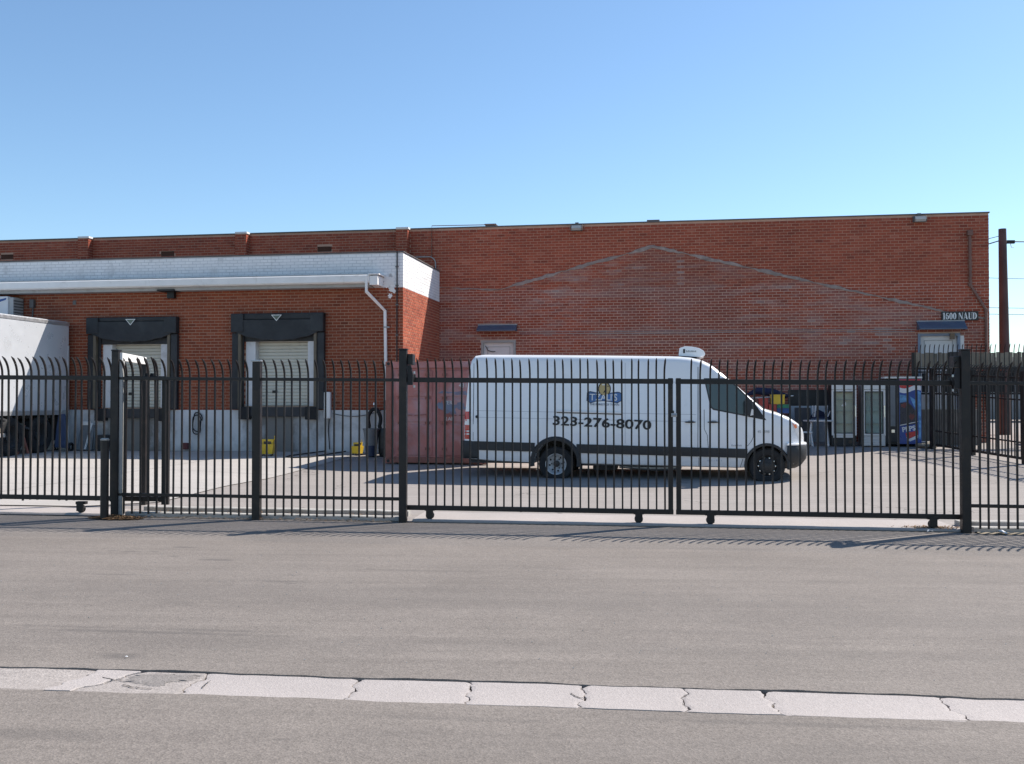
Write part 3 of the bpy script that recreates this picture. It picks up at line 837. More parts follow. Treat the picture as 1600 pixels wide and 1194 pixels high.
# right-hand cheek of the warehouse
pm = MB()
for (x, y, z0, z1) in courses(WN, WN + 6, 0.3, ZT - 0.01):
    pm.add([(UR + d, v, z) for d in (-0.004, 0.006) for v, z in ((x, z0), (y, z0), (y, z1), (x, z1))], [(4, 5, 6, 7), (0, 1, 5, 4), (1, 2, 6, 5), (2, 3, 7, 6), (3, 0, 4, 7)])
o = pm.build('side_brickwork', M['brick_mass'], wh, recalc=False); o['kind'] = 'stuff'
MB().box(UR - 0.002, UR, WN + 0.3, WN + 15.9, -0.2, ZT - 0.01).build('side_wall', M['mortar'], wh)
# the line of the older gable
mb = MB()
pts = []
for (u0, z0), (u1, z1) in zip(GAB, GAB[1:]):
    k = max(2, int((u1 - u0) / 0.12))
    for i in range(k): pts.append((u0 + (u1 - u0) * i / k, z0 + (z1 - z0) * i / k))
r2 = random.Random(5)
prev = None
for (u, z) in pts:
    wd = (0.046 if u > -1.0 else 0.022) * (1 + 0.7 * math.sin(u * 5.3) * math.sin(u * 1.7)) * (0.75 if u > 8 else 1)
    jz = r2.uniform(-0.014, 0.014)
    q = [(u, WN - 0.002, z - wd + jz), (u, WN - 0.018, z - wd * 0.8 + jz), (u, WN - 0.03, z + wd * 0.7 + jz), (u, WN - 0.002, z + wd + jz)]
    o_ = len(mb.v); mb.v += q
    if prev is not None:
        for j in range(3): mb.f.append((prev + j, o_ + j, o_ + j + 1, prev + j + 1)); mb.m.append(0)
    prev = o_
mb.build('gable_line', M['scar'], wh)
# mortar smears left where fittings were taken off the old wall
def blot(u, z, w_, h_, seed):
    r3 = random.Random(seed); k = 18; p = []
    for i in range(k):
        a = 2 * math.pi * i / k; rr = 1 + r3.uniform(-0.45, 0.3)
        p.append((u + math.cos(a) * w_ * rr, z + math.sin(a) * h_ * rr))
    return p
# ventilators high on the wall
for u, z in VENTS:
    f = MB().box(u + 0.002, u + 0.458, WN + 0.05, WN + 0.12, z + 0.002, z + 0.158).build('vent', M['black_panel'], wh)
    for i in range(4):
        MB().bar((u + 0.01, WN + 0.022, z + 0.025 + i * 0.036), (u + 0.45, WN + 0.022, z + 0.025 + i * 0.036), 0.03, 0.006, up=(0, 0.7, 0.7)).build('slat', M['pipe_brown'], f)
# two steel doors above their landings
def steel_door(D, fr, flip):
    u0, u1, z0, z1 = D
    d = MB().box(u0 + 0.07, u1 - 0.07, WN + 0.07, WN + 0.12, z0 + 0.01, z1 - 0.07).build('door', M['door_grey'], wh, bevel=0.006)
    f = MB()
    f.box(u0 + 0.002, u0 + 0.07, WN - 0.03, WN + 0.14, z0, z1 - 0.002); f.box(u1 - 0.07, u1 - 0.002, WN - 0.03, WN + 0.14, z0, z1 - 0.002); f.box(u0 + 0.07, u1 - 0.07, WN - 0.03, WN + 0.14, z1 - 0.07, z1 - 0.002)
    f.build('frame', fr, d)
    p = MB(); a, b, c, e = u0 + 0.18, u1 - 0.18, z0 + 0.9, z1 - 0.20
    p.box(a, b, WN + 0.058, WN + 0.071, c, c + 0.015); p.box(a, b, WN + 0.058, WN + 0.071, e, e + 0.015); p.box(a, a + 0.015, WN + 0.058, WN + 0.071, c + 0.015, e); p.box(b - 0.015, b, WN + 0.058, WN + 0.071, c + 0.015, e)
    p.build('panel_moulding', M['grey_trim'], d)
    MB().lathe([(0.03, 0.0), (0.03, 0.03), (0.018, 0.05), (0, 0.05)], 10, 'y', (u0 + 0.16 if flip else u1 - 0.16, WN + 0.02, z0 + 1.0)).build('handle', M['steel'], d, smooth=40)
    return d
dl = steel_door(D_L, M['grey_trim'], True)
MB().box(-1.45, -1.28, WN + 0.056, WN + 0.068, 3.38, 3.44).build('notice', M['sign_white'], dl)
MB().tube([(-1.50, WN + 0.05, 3.34), (-1.42, WN + 0.03, 3.20), (-1.28, WN + 0.03, 3.16), (-1.20, WN + 0.05, 3.17)], 0.012, 6).build('hanging_chain', M['iron_dark'], dl)
dr = steel_door(D_R, M['door_blue'], False)
MB().box(D_R[1] + 0.004, D_R[1] + 0.10, WN - 0.02, WN - 0.009, 1.45, 3.5).build('side_board', M['door_grey'], dr)
MB().box(D_R[1] - 0.28, D_R[1] - 0.16, WN - 0.10, WN - 0.03, 3.40, 3.56).build('door_closer', M['wood'], dr)
def awning(u0, u1, z0, z1, out):
    a = MB()
    a.prism([(WN - 0.01, z1), (WN - 0.06, z1 + 0.01), (WN - out, z0 + 0.03), (WN - out, z0), (WN - out + 0.03, z0), (WN - 0.06, z1 - 0.04), (WN - 0.01, z1 - 0.04)], u0, u1, 'yz')
    for u in (u0, u1 - 0.015): a.prism([(WN - 0.012, z1 - 0.041), (WN - 0.06, z1 - 0.041), (WN - out + 0.031, z0 + 0.002), (WN - 0.012, z0 + 0.002)], u + 0.001, u + 0.014, 'yz')
    o = a.build('awning', M['awning'], wh)
    MB().prism([(WN - 0.02, z1 + 0.001), (WN - 0.075, z1 + 0.001), (WN - 0.075, z1 + 0.028), (WN - 0.02, z1 + 0.028)], u0 - 0.01, u1 + 0.01, 'yz').build('toplit_strip', M['grey_trim'], o)  # paler strip draws the light along the awning's top edge
awning(-1.70, -0.53, 3.76, 3.95, 0.34)
awning(10.80, 12.05, 3.66, 3.90, 0.40)
# rain pipe on the far right corner, conduits on the left
pts = [(12.21, WN - 0.07, 6.30), (12.21, WN - 0.07, 4.90), (12.62, WN - 0.07, 4.20), (12.62, WN - 0.07, 1.5)]
mb = MB().tube(pts, 0.042, 8); mb.box(12.14, 12.28, WN - 0.14, WN - 0.0, 6.28, 6.42); mb.lathe([(0.055, -0.04), (0.055, 0.04)], 8, 'z', (12.21, WN - 0.07, 4.9)); mb.lathe([(0.055, -0.04), (0.055, 0.04)], 8, 'z', (12.62, WN - 0.07, 4.19))
mb.build('rain_pipe', M['pipe_brown'], wh, smooth=50)
c = []
for i in range(7):
    a = math.pi / 2 * i / 6; c.append((-3.24 + 0.22 * math.sin(a), WN - 0.035, 5.83 + 0.22 * math.cos(a)))
MB().tube([(-3.8, WN - 0.035, 6.05)] + c + [(-3.02, WN - 0.035, 1.6)], 0.017, 6).build('conduit', M['grey_trim'], wh, smooth=50)
MB().tube([(-3.14, WN - 0.03, 6.05), (-3.14, WN - 0.03, ZT + 0.09), (-1.2, WN - 0.03, ZT + 0.07)], 0.012, 6).build('conduit', M['pipe_brown'], wh, smooth=50)
for dz in (0.0, -0.06):
    MB().tube([(-0.45, WN - 0.025, 3.74 + dz), (2.5, WN - 0.025, 3.72 + dz), (6, WN - 0.025, 3.72 + dz), (10.75, WN - 0.025, 3.69 + dz)], 0.007, 5).build('cable', M['grey_trim'], wh)
# low window and whitewashed dado behind the coolers
wn = MB().box(7.30, 8.45, WN - 0.02, WN - 0.004, 1.55, 1.97).build('window', M['black_panel'], wh)
MB().bar((7.30, WN - 0.03, 1.985), (8.45, WN - 0.03, 1.985), 0.03, 0.03).build('frame', M['iron_dark'], wn)
MB().box(7.30, 8.45, WN - 0.03, WN - 0.002, 0.3, 1.545).build('whitewashed_dado', M['white_base'], wh)
# vents standing on the roof
for px, py, ww in ((768, 352, .30), (1021, 346, .32)):
    u, z = B.hit(px, py, WN + 1.0)
    t = at_B('roof_vent', 'low sheet metal roof vent showing above the parapet left of the nearer floodlight' if px < 900 else 'low sheet metal roof vent showing above the peak of the gable line', 'vent', u, WN + 1.0, z=ZT - 0.25, group='roof vents')
    MB().box(-ww / 2, ww / 2, -0.2, 0.2, 0, z - ZT + 0.22).build('vent_body', M['coping'], t)
    MB().box(-ww / 2 - 0.03, ww / 2 + 0.03, -0.23, 0.23, z - ZT + 0.22, z - ZT + 0.26).build('vent_lid', M['coping'], t, bevel=0.006)
# floodlights at the parapet
for px, py, lab in ((901, 356, 'grey wall floodlight under the parapet above the old gable slope'), (1437, 342, 'grey wall floodlight under the parapet above the door at the right end')):
    u, z = B.hit(px, py, WN - 0.12)
    t = at_B('floodlight', lab, 'floodlight', u, WN, z=z, group='floodlights along the parapet')
    MB().prism([(0.0, 0.10), (-0.20, 0.07), (-0.26, -0.03), (-0.22, -0.10), (0.0, -0.08)], -0.17, 0.17, 'yz').build('housing', M['coping'], t, bevel=0.012)
    MB().prism([(-0.207, 0.058), (-0.268, -0.03), (-0.232, -0.090), (-0.2, 0.0)], -0.14, 0.14, 'yz').build('lens', M['grey_trim'], t)
    MB().box(-0.05, 0.05, -0.06, 0.0, 0.10, 0.17).build('bracket', M['coping'], t)

# the street number board
t = at_B('address_sign', 'black board with white lettering 1600 NAUD on the brick wall', 'sign', 11.94, WN, z=4.045)
MB().box(-0.485, 0.485, -0.05, -0.01, -0.125, 0.125).build('board', M['sign_black'], t, bevel=0.004)
def ell(cx, cz, rx, rz, k=20, a0=0.0, a1=2 * math.pi):
    return [(cx + rx * math.cos(a0 + (a1 - a0) * i / k), cz + rz * math.sin(a0 + (a1 - a0) * i / k)) for i in range(k + 1)]
def ringband(mb, cx, cz, rx, rz, ix, iz, ox=0.0):
    o_ = ell(cx, cz, rx, rz)[:-1]; i_ = ell(cx + ox, cz, ix, iz)[:-1]; k = len(o_)
    for q in range(k):
        mb.prism([o_[q], o_[(q + 1) % k], i_[(q + 1) % k], i_[q]], 0, 1)
def glyph(ch):
    mb = MB(); P = lambda *p: mb.prism(list(p), 0, 1)
    if ch == '1':
        P((0.10, 0), (0.30, 0), (0.30, 1), (0.10, 1)); P((0.02, 0), (0.38, 0), (0.38, 0.06), (0.02, 0.06)); P((0.0, 0.86), (0.1, 0.92), (0.1, 1.0), (0.0, 0.94)); w_ = 0.44
    elif ch == '0':
        ringband(mb, 0.27, 0.5, 0.27, 0.5, 0.075, 0.43); w_ = 0.58
    elif ch == '6':
        ringband(mb, 0.27, 0.32, 0.27, 0.32, 0.075, 0.25)
        P((0.0, 0.30), (0.19, 0.30), (0.21, 0.75), (0.30, 0.93), (0.30, 1.0), (0.16, 0.95), (0.04, 0.7)); P((0.30, 0.93), (0.42, 0.86), (0.50, 0.80), (0.46, 0.94), (0.30, 1.0)); w_ = 0.58
    elif ch == 'N':
        P((0.05, 0), (0.11, 0), (0.11, 0.9), (0.05, 0.9)); P((0.0, 0.94), (0.22, 1.0), (0.66, 0.08), (0.66, 0.0), (0.50, 0.0), (0.05, 0.94)); P((0.60, 0), (0.66, 0), (0.66, 1), (0.60, 1)); P((0, 0), (0.17, 0), (0.17, 0.05), (0, 0.05)); P((0.54, 0.95), (0.72, 0.95), (0.72, 1), (0.54, 1)); w_ = 0.76
    elif ch == 'A':
        P((0.28, 1.0), (0.42, 1.0), (0.70, 0.0), (0.46, 0.0)); P((0.05, 0), (0.11, 0), (0.33, 0.84), (0.30, 0.92)); P((0.14, 0.26), (0.45, 0.26), (0.44, 0.32), (0.16, 0.32)); P((0, 0), (0.18, 0), (0.18, 0.05), (0, 0.05)); P((0.40, 0), (0.76, 0), (0.76, 0.05), (0.40, 0.05)); w_ = 0.78
    elif ch == 'U':
        P((0.06, 0.25), (0.26, 0.25), (0.26, 1), (0.06, 1)); P((0.54, 0.25), (0.60, 0.25), (0.60, 1), (0.54, 1)); P((0.06, 0.25), (0.10, 0.1), (0.22, 0.0), (0.42, 0.0), (0.54, 0.09), (0.60, 0.25), (0.54, 0.25), (0.50, 0.12), (0.40, 0.07), (0.32, 0.08), (0.26, 0.25)); P((0, 0.95), (0.32, 0.95), (0.32, 1), (0, 1)); P((0.48, 0.95), (0.66, 0.95), (0.66, 1), (0.48, 1)); w_ = 0.68
    elif ch == 'D':
        P((0.06, 0), (0.26, 0), (0.26, 1), (0.06, 1)); P((0, 0), (0.3, 0), (0.3, 0.05), (0, 0.05)); P((0, 0.95), (0.3, 0.95), (0.3, 1), (0, 1))
        o_ = ell(0.26, 0.5, 0.42, 0.5, 12, -math.pi / 2, math.pi / 2); i_ = ell(0.26, 0.5, 0.20, 0.44, 12, -math.pi / 2, math.pi / 2)
        for q in range(12): mb.prism([o_[q], o_[q + 1], i_[q + 1], i_[q]], 0, 1)
        w_ = 0.72
    else: w_ = 0.30
    return mb, w_
s_ = '1600 NAUD'; tot = sum(glyph(c_)[1] for c_ in s_); hgt = 0.185; fx = 0.90 / tot; x = -0.45
for c_ in s_:
    g_, w_ = glyph(c_)
    if g_.v:
        q = MB(); q.add([(x + p[0] * fx, -0.056 + 0.008 * p[1], -hgt / 2 + p[2] * hgt) for p in g_.v], g_.f)
        q.build('letter', M['sign_white'], t)
    x += w_ * fx

# ------------------------------------------------------------------ the loading dock
dk = thing('loading_dock', 'lower brick loading dock with a white painted parapet and two truck doors', 'loading dock', (*B.o, 0), -B.t)
UE = -2.91; ZP = 5.60; ZW = 4.66
OP = [(-11.47, -9.55, 1.50, 3.32), (-7.28, -5.33, 1.55, 3.36)]
core = MB(); wall_boxes(core, -26, UE - 0.31, 1.44, ZP - 0.005, 0, 0.3, OP); core.build('wall', M['mortar_dock'], dk)
MB().box(UE - 0.31, UE, 0.0, WN - 0.01, 1.2, ZP - 0.005).build('end_wall', M['mortar'], dk)
MB().box(-26, UE - 0.31, 0.31, WN - 0.28, 5.1, 5.3).build('flat_roof', M['roof_tar'], dk)
MB().box(-26, UE - 0.32, 0.9, 1.0, 1.2, 5.09).build('inner_wall', M['black_panel'], dk)
mb = MB()
mb.box(-26, UE + 0.012, -0.035, 0.3, -0.2, 1.44); mb.box(UE - 0.31, UE + 0.012, 0.3, WN - 0.01, -0.2, 1.19)
mb.build('painted_base', M['dock_base'], dk)
MB().box(-26, UE + 0.03, -0.03, 0.30, ZP, ZP + 0.025).build('coping', M['coping'], dk)
MB().box(UE - 0.3, UE + 0.03, 0.30, WN - 0.015, ZP, ZP + 0.025).build('coping', M['coping'], dk)
seals = [(-11.85, -9.19, 1.50, 3.98), (-7.62, -5.02, 1.55, 4.03)]
bricks = courses(-18, UE, 1.445, ZP - 0.01, OP)
kindD = lambda u, z: 'white' if z > ZW else 'new'
vis = lambda u, z: z > 2.3 and z < 4.65 and not any(a < u < b and z < d for a, b, c, d in seals)
mass = lay(dk, bricks, lambda u, z, d: (u, -d, z), kindD, eyeB, {'n': 200, 'new': M['brick_dock_part']}, vis)
br2 = courses(0.0, WN - 0.02, 1.445, ZP - 0.01)
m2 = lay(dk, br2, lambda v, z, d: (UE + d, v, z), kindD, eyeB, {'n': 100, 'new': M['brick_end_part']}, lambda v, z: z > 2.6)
o = mass['new'].build('brickwork', M['brick_dock_mass'], dk, recalc=False); o['kind'] = 'stuff'
o = mass['white'].build('painted_brickwork', M['white_brick'], dk, recalc=False); o['kind'] = 'stuff'
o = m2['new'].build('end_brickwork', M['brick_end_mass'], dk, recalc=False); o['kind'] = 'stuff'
o = m2['white'].build('painted_end_brickwork', M['white_brick'], dk, recalc=False); o['kind'] = 'stuff'
# white mortar behind the painted bricks
MB().box(-18, UE + 0.0045, -0.0045, 0.0, ZW + 0.01, ZP - 0.01).build('paint_coat', M['paint_joint'], dk)
MB().box(UE, UE + 0.0045, 0.0, WN - 0.02, ZW + 0.01, ZP - 0.01).build('paint_coat', M['paint_joint'], dk)
# eaves gutter, soffit board and downpipe
EO = -0.50
g = MB(); g.prism([(EO + 0.14, 4.97), (EO, 4.96), (EO - 0.03, 4.94), (EO - 0.03, 4.78), (EO + 0.01, 4.745), (EO + 0.14, 4.745)], -26, -3.66, 'yz')
ge = g.build('eaves_gutter', M['white_trim'], dk, bevel=0.006)
MB().prism([(-0.009, 5.03), (EO + 0.10, 4.975), (EO + 0.10, 4.995), (-0.009, 5.055)], -26, -3.66, 'yz').build('eaves_roof', M['grey_trim'], dk)
MB().box(-26, -3.70, EO + 0.16, -0.009, 4.66, 4.70).build('soffit_board', M['grey_trim'], dk)
MB().box(-26, -3.70, EO + 0.141, EO + 0.16, 4.66, 4.90).build('fascia_board', M['grey_trim'], dk)
MB().box(-3.655, -3.44, EO - 0.03, -0.02, 4.69, 4.93).build('gutter_box', M['white_trim'], ge, bevel=0.008)
MB().box(-3.69, -3.40, EO - 0.05, -0.012, 4.955, 4.985).build('gutter_box_lid', M['white_trim'], ge)
mb = MB()
pp = [(-3.74, EO - 0.02, 4.93), (-3.74, EO - 0.02, 4.52), (-3.37, -0.075, 4.05), (-3.33, -0.07, 1.7)]
mb.tube(pp, 0.048, 4)
mb.build('downpipe', M['white_trim'], dk, bevel=0.004)
for z in (3.6, 2.6): MB().box(-3.40, -3.26, -0.11, -0.008, z, z + 0.04).build('pipe_clip', M['grey_trim'], dk)
MB().tube([(-3.06, -0.03, ZP + 0.02), (-3.06, -0.03, 1.5)], 0.018, 6).build('conduit', M['iron_dark'], dk, smooth=50)
for z in (5.2, 4.7, 4.2, 3.4): MB().box(-3.10, -3.02, -0.05, -0.008, z, z + 0.03).build('conduit_clip', M['coping'], dk)
mb = MB()
for (u, z, w_, h_, sd) in ((-3.28, 4.86, .14, .2, 3), (-3.2, 4.62, .10, .10, 4), (-3.25, 4.45, .07, .07, 9), (-3.2, 5.0, .10, .08, 12)):
    mb.prism(blot(u, z, w_, h_, sd), -0.0125, 0.0)
mb.build('plaster_patch', M['white_trim'], dk)
# grime under each dock door and the doors themselves
for k, (u0, u1, z0, z1) in enumerate(OP):
    S = seals[k]; uc = (u0 + u1) / 2
    # side jambs
    MB().box(u0 + 0.002, u0 + 0.27, 0.02, 0.30, z0, z1 - 0.02).build('door_jamb', M['jamb'], dk, bevel=0.004)
    MB().box(u1 - 0.20, u1 - 0.002, 0.02, 0.30, z0, z1 - 0.02).build('door_jamb', M['jamb'], dk, bevel=0.004)
    rd = MB().box(u0 + 0.272, u1 - 0.202, 0.26, 0.29, z0, z1 - 0.003).build('roller_door', M['cream'], dk)
    ns_ = 20; hh = (z1 - z0) / ns_
    sl_ = MB().prism([(-0.012, 0.004), (-0.03, 0.022), (-0.03, hh - 0.016), (-0.012, hh - 0.004), (0.0, hh - 0.004), (0.0, 0.004)], u0 + 0.275, u1 - 0.205, 'yz').mesh('slat', M['cream'])
    for i in range(ns_): link('slat', sl_, rd, (0, 0.259, z0 + i * hh))
    MB().box(uc - 0.30, uc - 0.16, 0.205, 0.228, z0 + 0.35, z0 + 0.42).build('handle', M['iron_dark'], rd)
    # the padded dock seal
    ds = MB().box(S[0], S[1], -0.16, -0.009, 3.86, S[3]).build('dock_seal', M['vinyl'], dk, bevel=0.03)
    hp = MB()
    cu = []
    kx = 16
    for i in range(kx + 1):
        q = i / kx; u = S[0] + 0.16 + (S[1] - S[0] - 0.32) * q
        cu.append((u, 3.30 + 0.20 * (abs(2 * q - 1) ** 2.2) * 1.0 + 0.012 * math.sin(i * 2.1)))
    hp.prism([(p[0], p[1]) for p in cu] + [(S[1] - 0.16, 3.855), (S[0] + 0.16, 3.855)], -0.20, -0.012)
    MB().box(S[0] + 0.28, S[1] - 0.285, -0.011, -0.0095, z1 - 0.08, 3.855).build('backing', M['vinyl'], ds)
    hp.build('head_curtain', M['vinyl'], ds, bevel=0.012)
    for q in (0.0, 1.0):
        a = S[0] if q == 0 else S[1] - 0.36
        MB().box(a, a + 0.36, -0.22, -0.01, 3.52, S[3] - 0.004).build('corner_pad', M['vinyl'], ds, bevel=0.03)
        if q == 0:
            MB().box(S[0] + 0.005, S[0] + 0.19, -0.14, -0.01, 1.46, 3.51).build('side_pad', M['vinyl'], ds, bevel=0.02)
            MB().box(S[0] + 0.193, S[0] + 0.27, -0.17, -0.01, 1.46, 3.51).build('side_post', M['tan'], ds, bevel=0.006)
            MB().box(S[0] + 0.273, u0 - 0.03, -0.06, -0.01, 1.5, 3.51).build('side_pad', M['vinyl'], ds, bevel=0.01)
        else:
            MB().box(S[1] - 0.20, S[1] - 0.005, -0.14, -0.01, 1.46, 3.51).build('side_pad', M['vinyl'], ds, bevel=0.02)
            MB().box(S[1] - 0.28, S[1] - 0.203, -0.17, -0.01, 1.46, 3.51).build('side_post', M['tan'], ds, bevel=0.006)
    # triangle mark
    zc = 3.86 if k == 0 else 3.92
    tu = uc - 0.02
    tm = MB().prism([(tu - 0.15, zc + 0.06), (tu + 0.15, zc + 0.06), (tu, zc - 0.11)], -0.212, -0.202).build('triangle_mark', M['sign_white'], ds)
    MB().prism([(tu - 0.112, zc + 0.042), (tu + 0.112, zc + 0.042), (tu, zc - 0.082)], -0.216, -0.211).build('triangle_centre', M['sign_green'], ds)
    # leveller lip and bumpers
    MB().box(u0 + 0.1, u1 - 0.1, -0.14, 0.02, z0 - 0.28, z0 - 0.03).build('leveller_lip', M['underframe'], dk, bevel=0.01)
    for a in (u0 - 0.12, u1 - 0.20):
        MB().box(a, a + 0.32, -0.20, -0.036, z0 - 0.36, z0 - 0.02).build('dock_bumper', M['rubber'], dk, bevel=0.02)
# wall fittings
def wall_fitting(px, py, w_, h_, dpt, name, mat, n=0.0):
    u, z = B.hit(px, py, n)
    return MB().box(u - w_ / 2, u + w_ / 2, n - dpt, n - 0.009, z - h_ / 2, z + h_ / 2).build(name, mat, dk, bevel=0.015)
wl = wall_fitting(53, 475, 0.13, 0.24, 0.12, 'wall_box', M['coping'])
MB().tube([(-13.58, -0.04, 4.28), (-13.60, -0.04, 3.9), (-13.66, -0.04, 3.2)], 0.02, 6).build('wall_box_pipe', M['coping'], wl, smooth=50)
wall_fitting(117, 473, 0.10, 0.12, 0.03, 'blanking_plate', M['coping'])
el = wall_fitting(270, 456, 0.5, 0.05, 0.42, 'eaves_lamp', M['iron_dark'])
MB().box(-9.5, -9.3, -0.14, -0.009, 4.48, 4.66).build('lamp_bracket', M['iron_dark'], el)
pb = MB().box(-5.02, -4.84, -0.16, -0.036, 1.22, 1.92).build('pipe_guard', M['white_trim'], dk, bevel=0.03)
MB().tube([(-4.9, -0.06, 1.25), (-4.92, -0.07, 0.9), (-4.88, -0.07, 0.4)], 0.014, 6).build('cable', M['iron_dark'], dk)
c = []
for i in range(9):
    q = i / 8; c.append((-4.8 + 1.35 * q, -0.06, 1.35 - 0.12 * math.sin(q * math.pi) + 0.1 * q))
MB().tube(c, 0.009, 5).build('cable', M['iron_dark'], dk)
# hose coils left of and between the doors
c = []
for i in range(40):
    a = i / 39 * 4.4 * math.pi; c.append((-8.62 + 0.13 * math.cos(a) + 0.02 * math.sin(i), -0.08 - 0.002 * i, 1.15 + 0.24 * math.sin(a) - 0.004 * i))
MB().tube(c, 0.017, 5).build('hose_coil', M['rubber'], dk, smooth=60)
wall_fitting(291, 697, 0.16, 0.18, 0.10, 'floor_box', M['maroon'], -0.04)
# air conditioner under the eaves at the far left
u, z = B.hit(3, 480, -0.55)
t = at_B('air_conditioner', 'white wall air conditioner with a blue swoosh hung under the dock eaves', 'air conditioner', u, -0.03, z=z - 0.30)
MB().box(-0.55, 0.16, -0.50, -0.01, 0, 0.60).build('cabinet', M['white_plastic'], t, bevel=0.015)
MB().box(0.163, 0.30, -0.46, -0.01, 0.02, 0.57).build('side_grille', M['grey_trim'], t, bevel=0.01)
for i in range(6): MB().box(0.301, 0.306, -0.44, -0.03, 0.06 + i * 0.08, 0.10 + i * 0.08).build('grille_bar', M['coping'], t)
MB().prism([(-0.40, 0.47), (-0.15, 0.50), (0.12, 0.555), (0.10, 0.50), (-0.1, 0.44), (-0.40, 0.42)], -0.508, -0.501).build('blue_swoosh', M['blue'], t)
for a in (-0.45, 0.1): MB().bar((a, -0.48, -0.02), (a, -0.01, -0.02), 0.04, 0.04).build('bracket', M['iron_dark'], t)

# ------------------------------------------------------------------ trailer backed up to the left of the dock
ut, _ = B.hit(107, 600, -0.25)
tr = at_B('semi_trailer', 'tall white box trailer backed against the dock at the left edge', 'trailer', ut, -0.25, z=0.0)
ZTR, ZB = 3.84, 1.41
MB().box(-2.55, 0.0, -8.6, 0.0, ZB + 0.02, ZTR - 0.10).build('box', M['trailer_white'], tr, bevel=0.01)
MB().box(-2.56, 0.012, -8.61, 0.01, ZTR - 0.098, ZTR).build('top_rail', M['alu'], tr, bevel=0.012)
MB().box(-2.52, -0.03, -8.58, -0.02, ZTR + 0.001, ZTR + 0.02).build('roof_sheet', M['trailer_white'], tr)
MB().box(-2.56, 0.012, -8.61, 0.01, ZB - 0.10, ZB + 0.018).build('bottom_rail', M['alu'], tr, bevel=0.01)
MB().box(-0.016, 0.02, -0.025, 0.018, ZB, 3.2).build('corner_post', M['steel'], tr)
for a in (-1.9, -0.65): MB().box(a - 0.06, a + 0.06, -8.3, -0.3, ZB - 0.32, ZB - 0.102).build('frame_rail', M['underframe'], tr)
for q in range(10): MB().box(-2.5, -0.04, -8.0 + q * 0.8, -7.94 + q * 0.8, ZB - 0.18, ZB - 0.102).build('cross_member', M['underframe'], tr)
def tyre(mb, ax, o, r, wd, n=28):
    h = wd / 2
    mb.lathe([(r * 0.60, -h * 0.8), (r * 0.72, -h), (r * 0.93, -h * 0.95), (r, -h * 0.7), (r, h * 0.7), (r * 0.93, h * 0.95), (r * 0.72, h), (r * 0.60, h * 0.8)], n, ax, o, cap=False)
    return mb
for yy in (-1.15, -2.35):
    for xx in (-0.16, -2.36):
        gg = gB(ut + xx, -0.25 + yy)
        w_ = tyre(MB(), 'x', (0, 0, 0), 0.49, 0.30).build('wheel', M['rubber'], tr, smooth=40, loc=(xx, yy, gg + 0.485))
        MB().lathe([(0.0, 0.02), (0.10, 0.03), (0.12, -0.04), (0.25, -0.07), (0.30, 0.10)], 20, 'x', cap=False).build('rim', M['underframe'], w_, smooth=40)
    MB().tube([(-2.3, yy, gB(ut, -0.25 + yy) + 0.485), (-0.3, yy, gB(ut, -0.25 + yy) + 0.485)], 0.07, 8).build('axle', M['underframe'], tr)
MB().box(-0.32, -0.02, -0.42, -0.40, 0.62, ZB - 0.11).build('mud_flap', M['rubber'], tr)
MB().bar((-0.06, -3.55, ZB - 0.11), (-0.06, -4.35, 0.85), 0.07, 0.05).build('brace', M['steel'], tr)
MB().bar((-0.06, -2.95, ZB - 0.11), (-0.06, -1.6, 0.95), 0.05, 0.05).build('brace', M['underframe'], tr)
for xx in (-0.4, -2.1): MB().box(xx - 0.07, xx + 0.07, -4.5, -4.35, gB(ut, -4.6) + 0.02, ZB - 0.10).build('landing_leg', M['steel'], tr)
# clutter under and beside the trailer
t = at_B('timber_stack', 'pale timber baulks stacked on dark bearers under the trailer', 'timber stack', ut - 0.1, -3.05)
for i, (a, z) in enumerate(((0.0, 0.50), (0.14, 0.50), (0.02, 0.62))):
    MB().box(-1.4, 0.10, -0.10 + a, 0.02 + a, z, z + 0.10).build('baulk', M['tan' if i == 2 else 'concrete_block'], t, bevel=0.008)
for a in (-1.2, -0.1): MB().box(a, a + 0.14, -0.15, 0.2, 0, 0.498).build('bearer', M['underframe'], t)
t = at_B('trestle', 'rusty brown steel trestle standing under the trailer', 'trestle', ut - 0.2, -2.9 + 0.9)
MB().bar((-0.9, 0, 0.72), (0.10, 0, 0.72), 0.08, 0.09).build('crossbar', M['container_rust'], t)
for a, b in ((-0.8, -0.12), (-0.8, 0.12), (0.0, -0.12), (0.0, 0.12)): MB().bar((a, 0, 0.68), (a + (0.06 if a == 0 else -0.06), b * 1.8, 0.0), 0.05).build('leg', M['container_rust'], t)
t = at_B('hand_truck', 'dark blue upright hand truck beside the trailer wheels', 'hand truck', ut + 0.17, -0.75, R(4))
MB().prism([(-0.17, 0.12), (0.20, 0.10), (0.16, 0.60), (0.10, 1.02), (-0.06, 1.02), (-0.13, 0.6)], -0.12, -0.04).build('panel', M['blue_sheet'], t, bevel=0.02)
for a in (-0.14, 0.15): MB().tube([(a, 0.0, 0.1), (a * 0.8, 0.02, 0.9), (a * 0.6, 0.06, 1.12)], 0.018, 6).build('rail', M['steel'], t, smooth=50)
for a in (-0.2, 0.2): tyre(MB(), 'x', (a, 0.06, 0.125), 0.125, 0.06, 18).build('wheel', M['rubber'], t, smooth=40)
MB().box(-0.18, 0.18, -0.24, 0.0, 0.02, 0.035).build('toe_plate', M['steel'], t)
t = at_B('leaning_board', 'worn grey board leaning on the dock base beside the hand truck', 'board', ut + 0.62, -0.42)
MB().prism([(-0.24, 0.02), (0.22, 0.02), (0.18, 0.72), (-0.20, 0.74)], -0.05, 0.0).build('board', M['grey_plastic'], t, rot=(R(-14), 0, 0))
MB().bar((0.06, -0.1, 0.05), (0.12, 0.12, 0.76), 0.04, 0.03).build('batten', M['white_trim'], t)
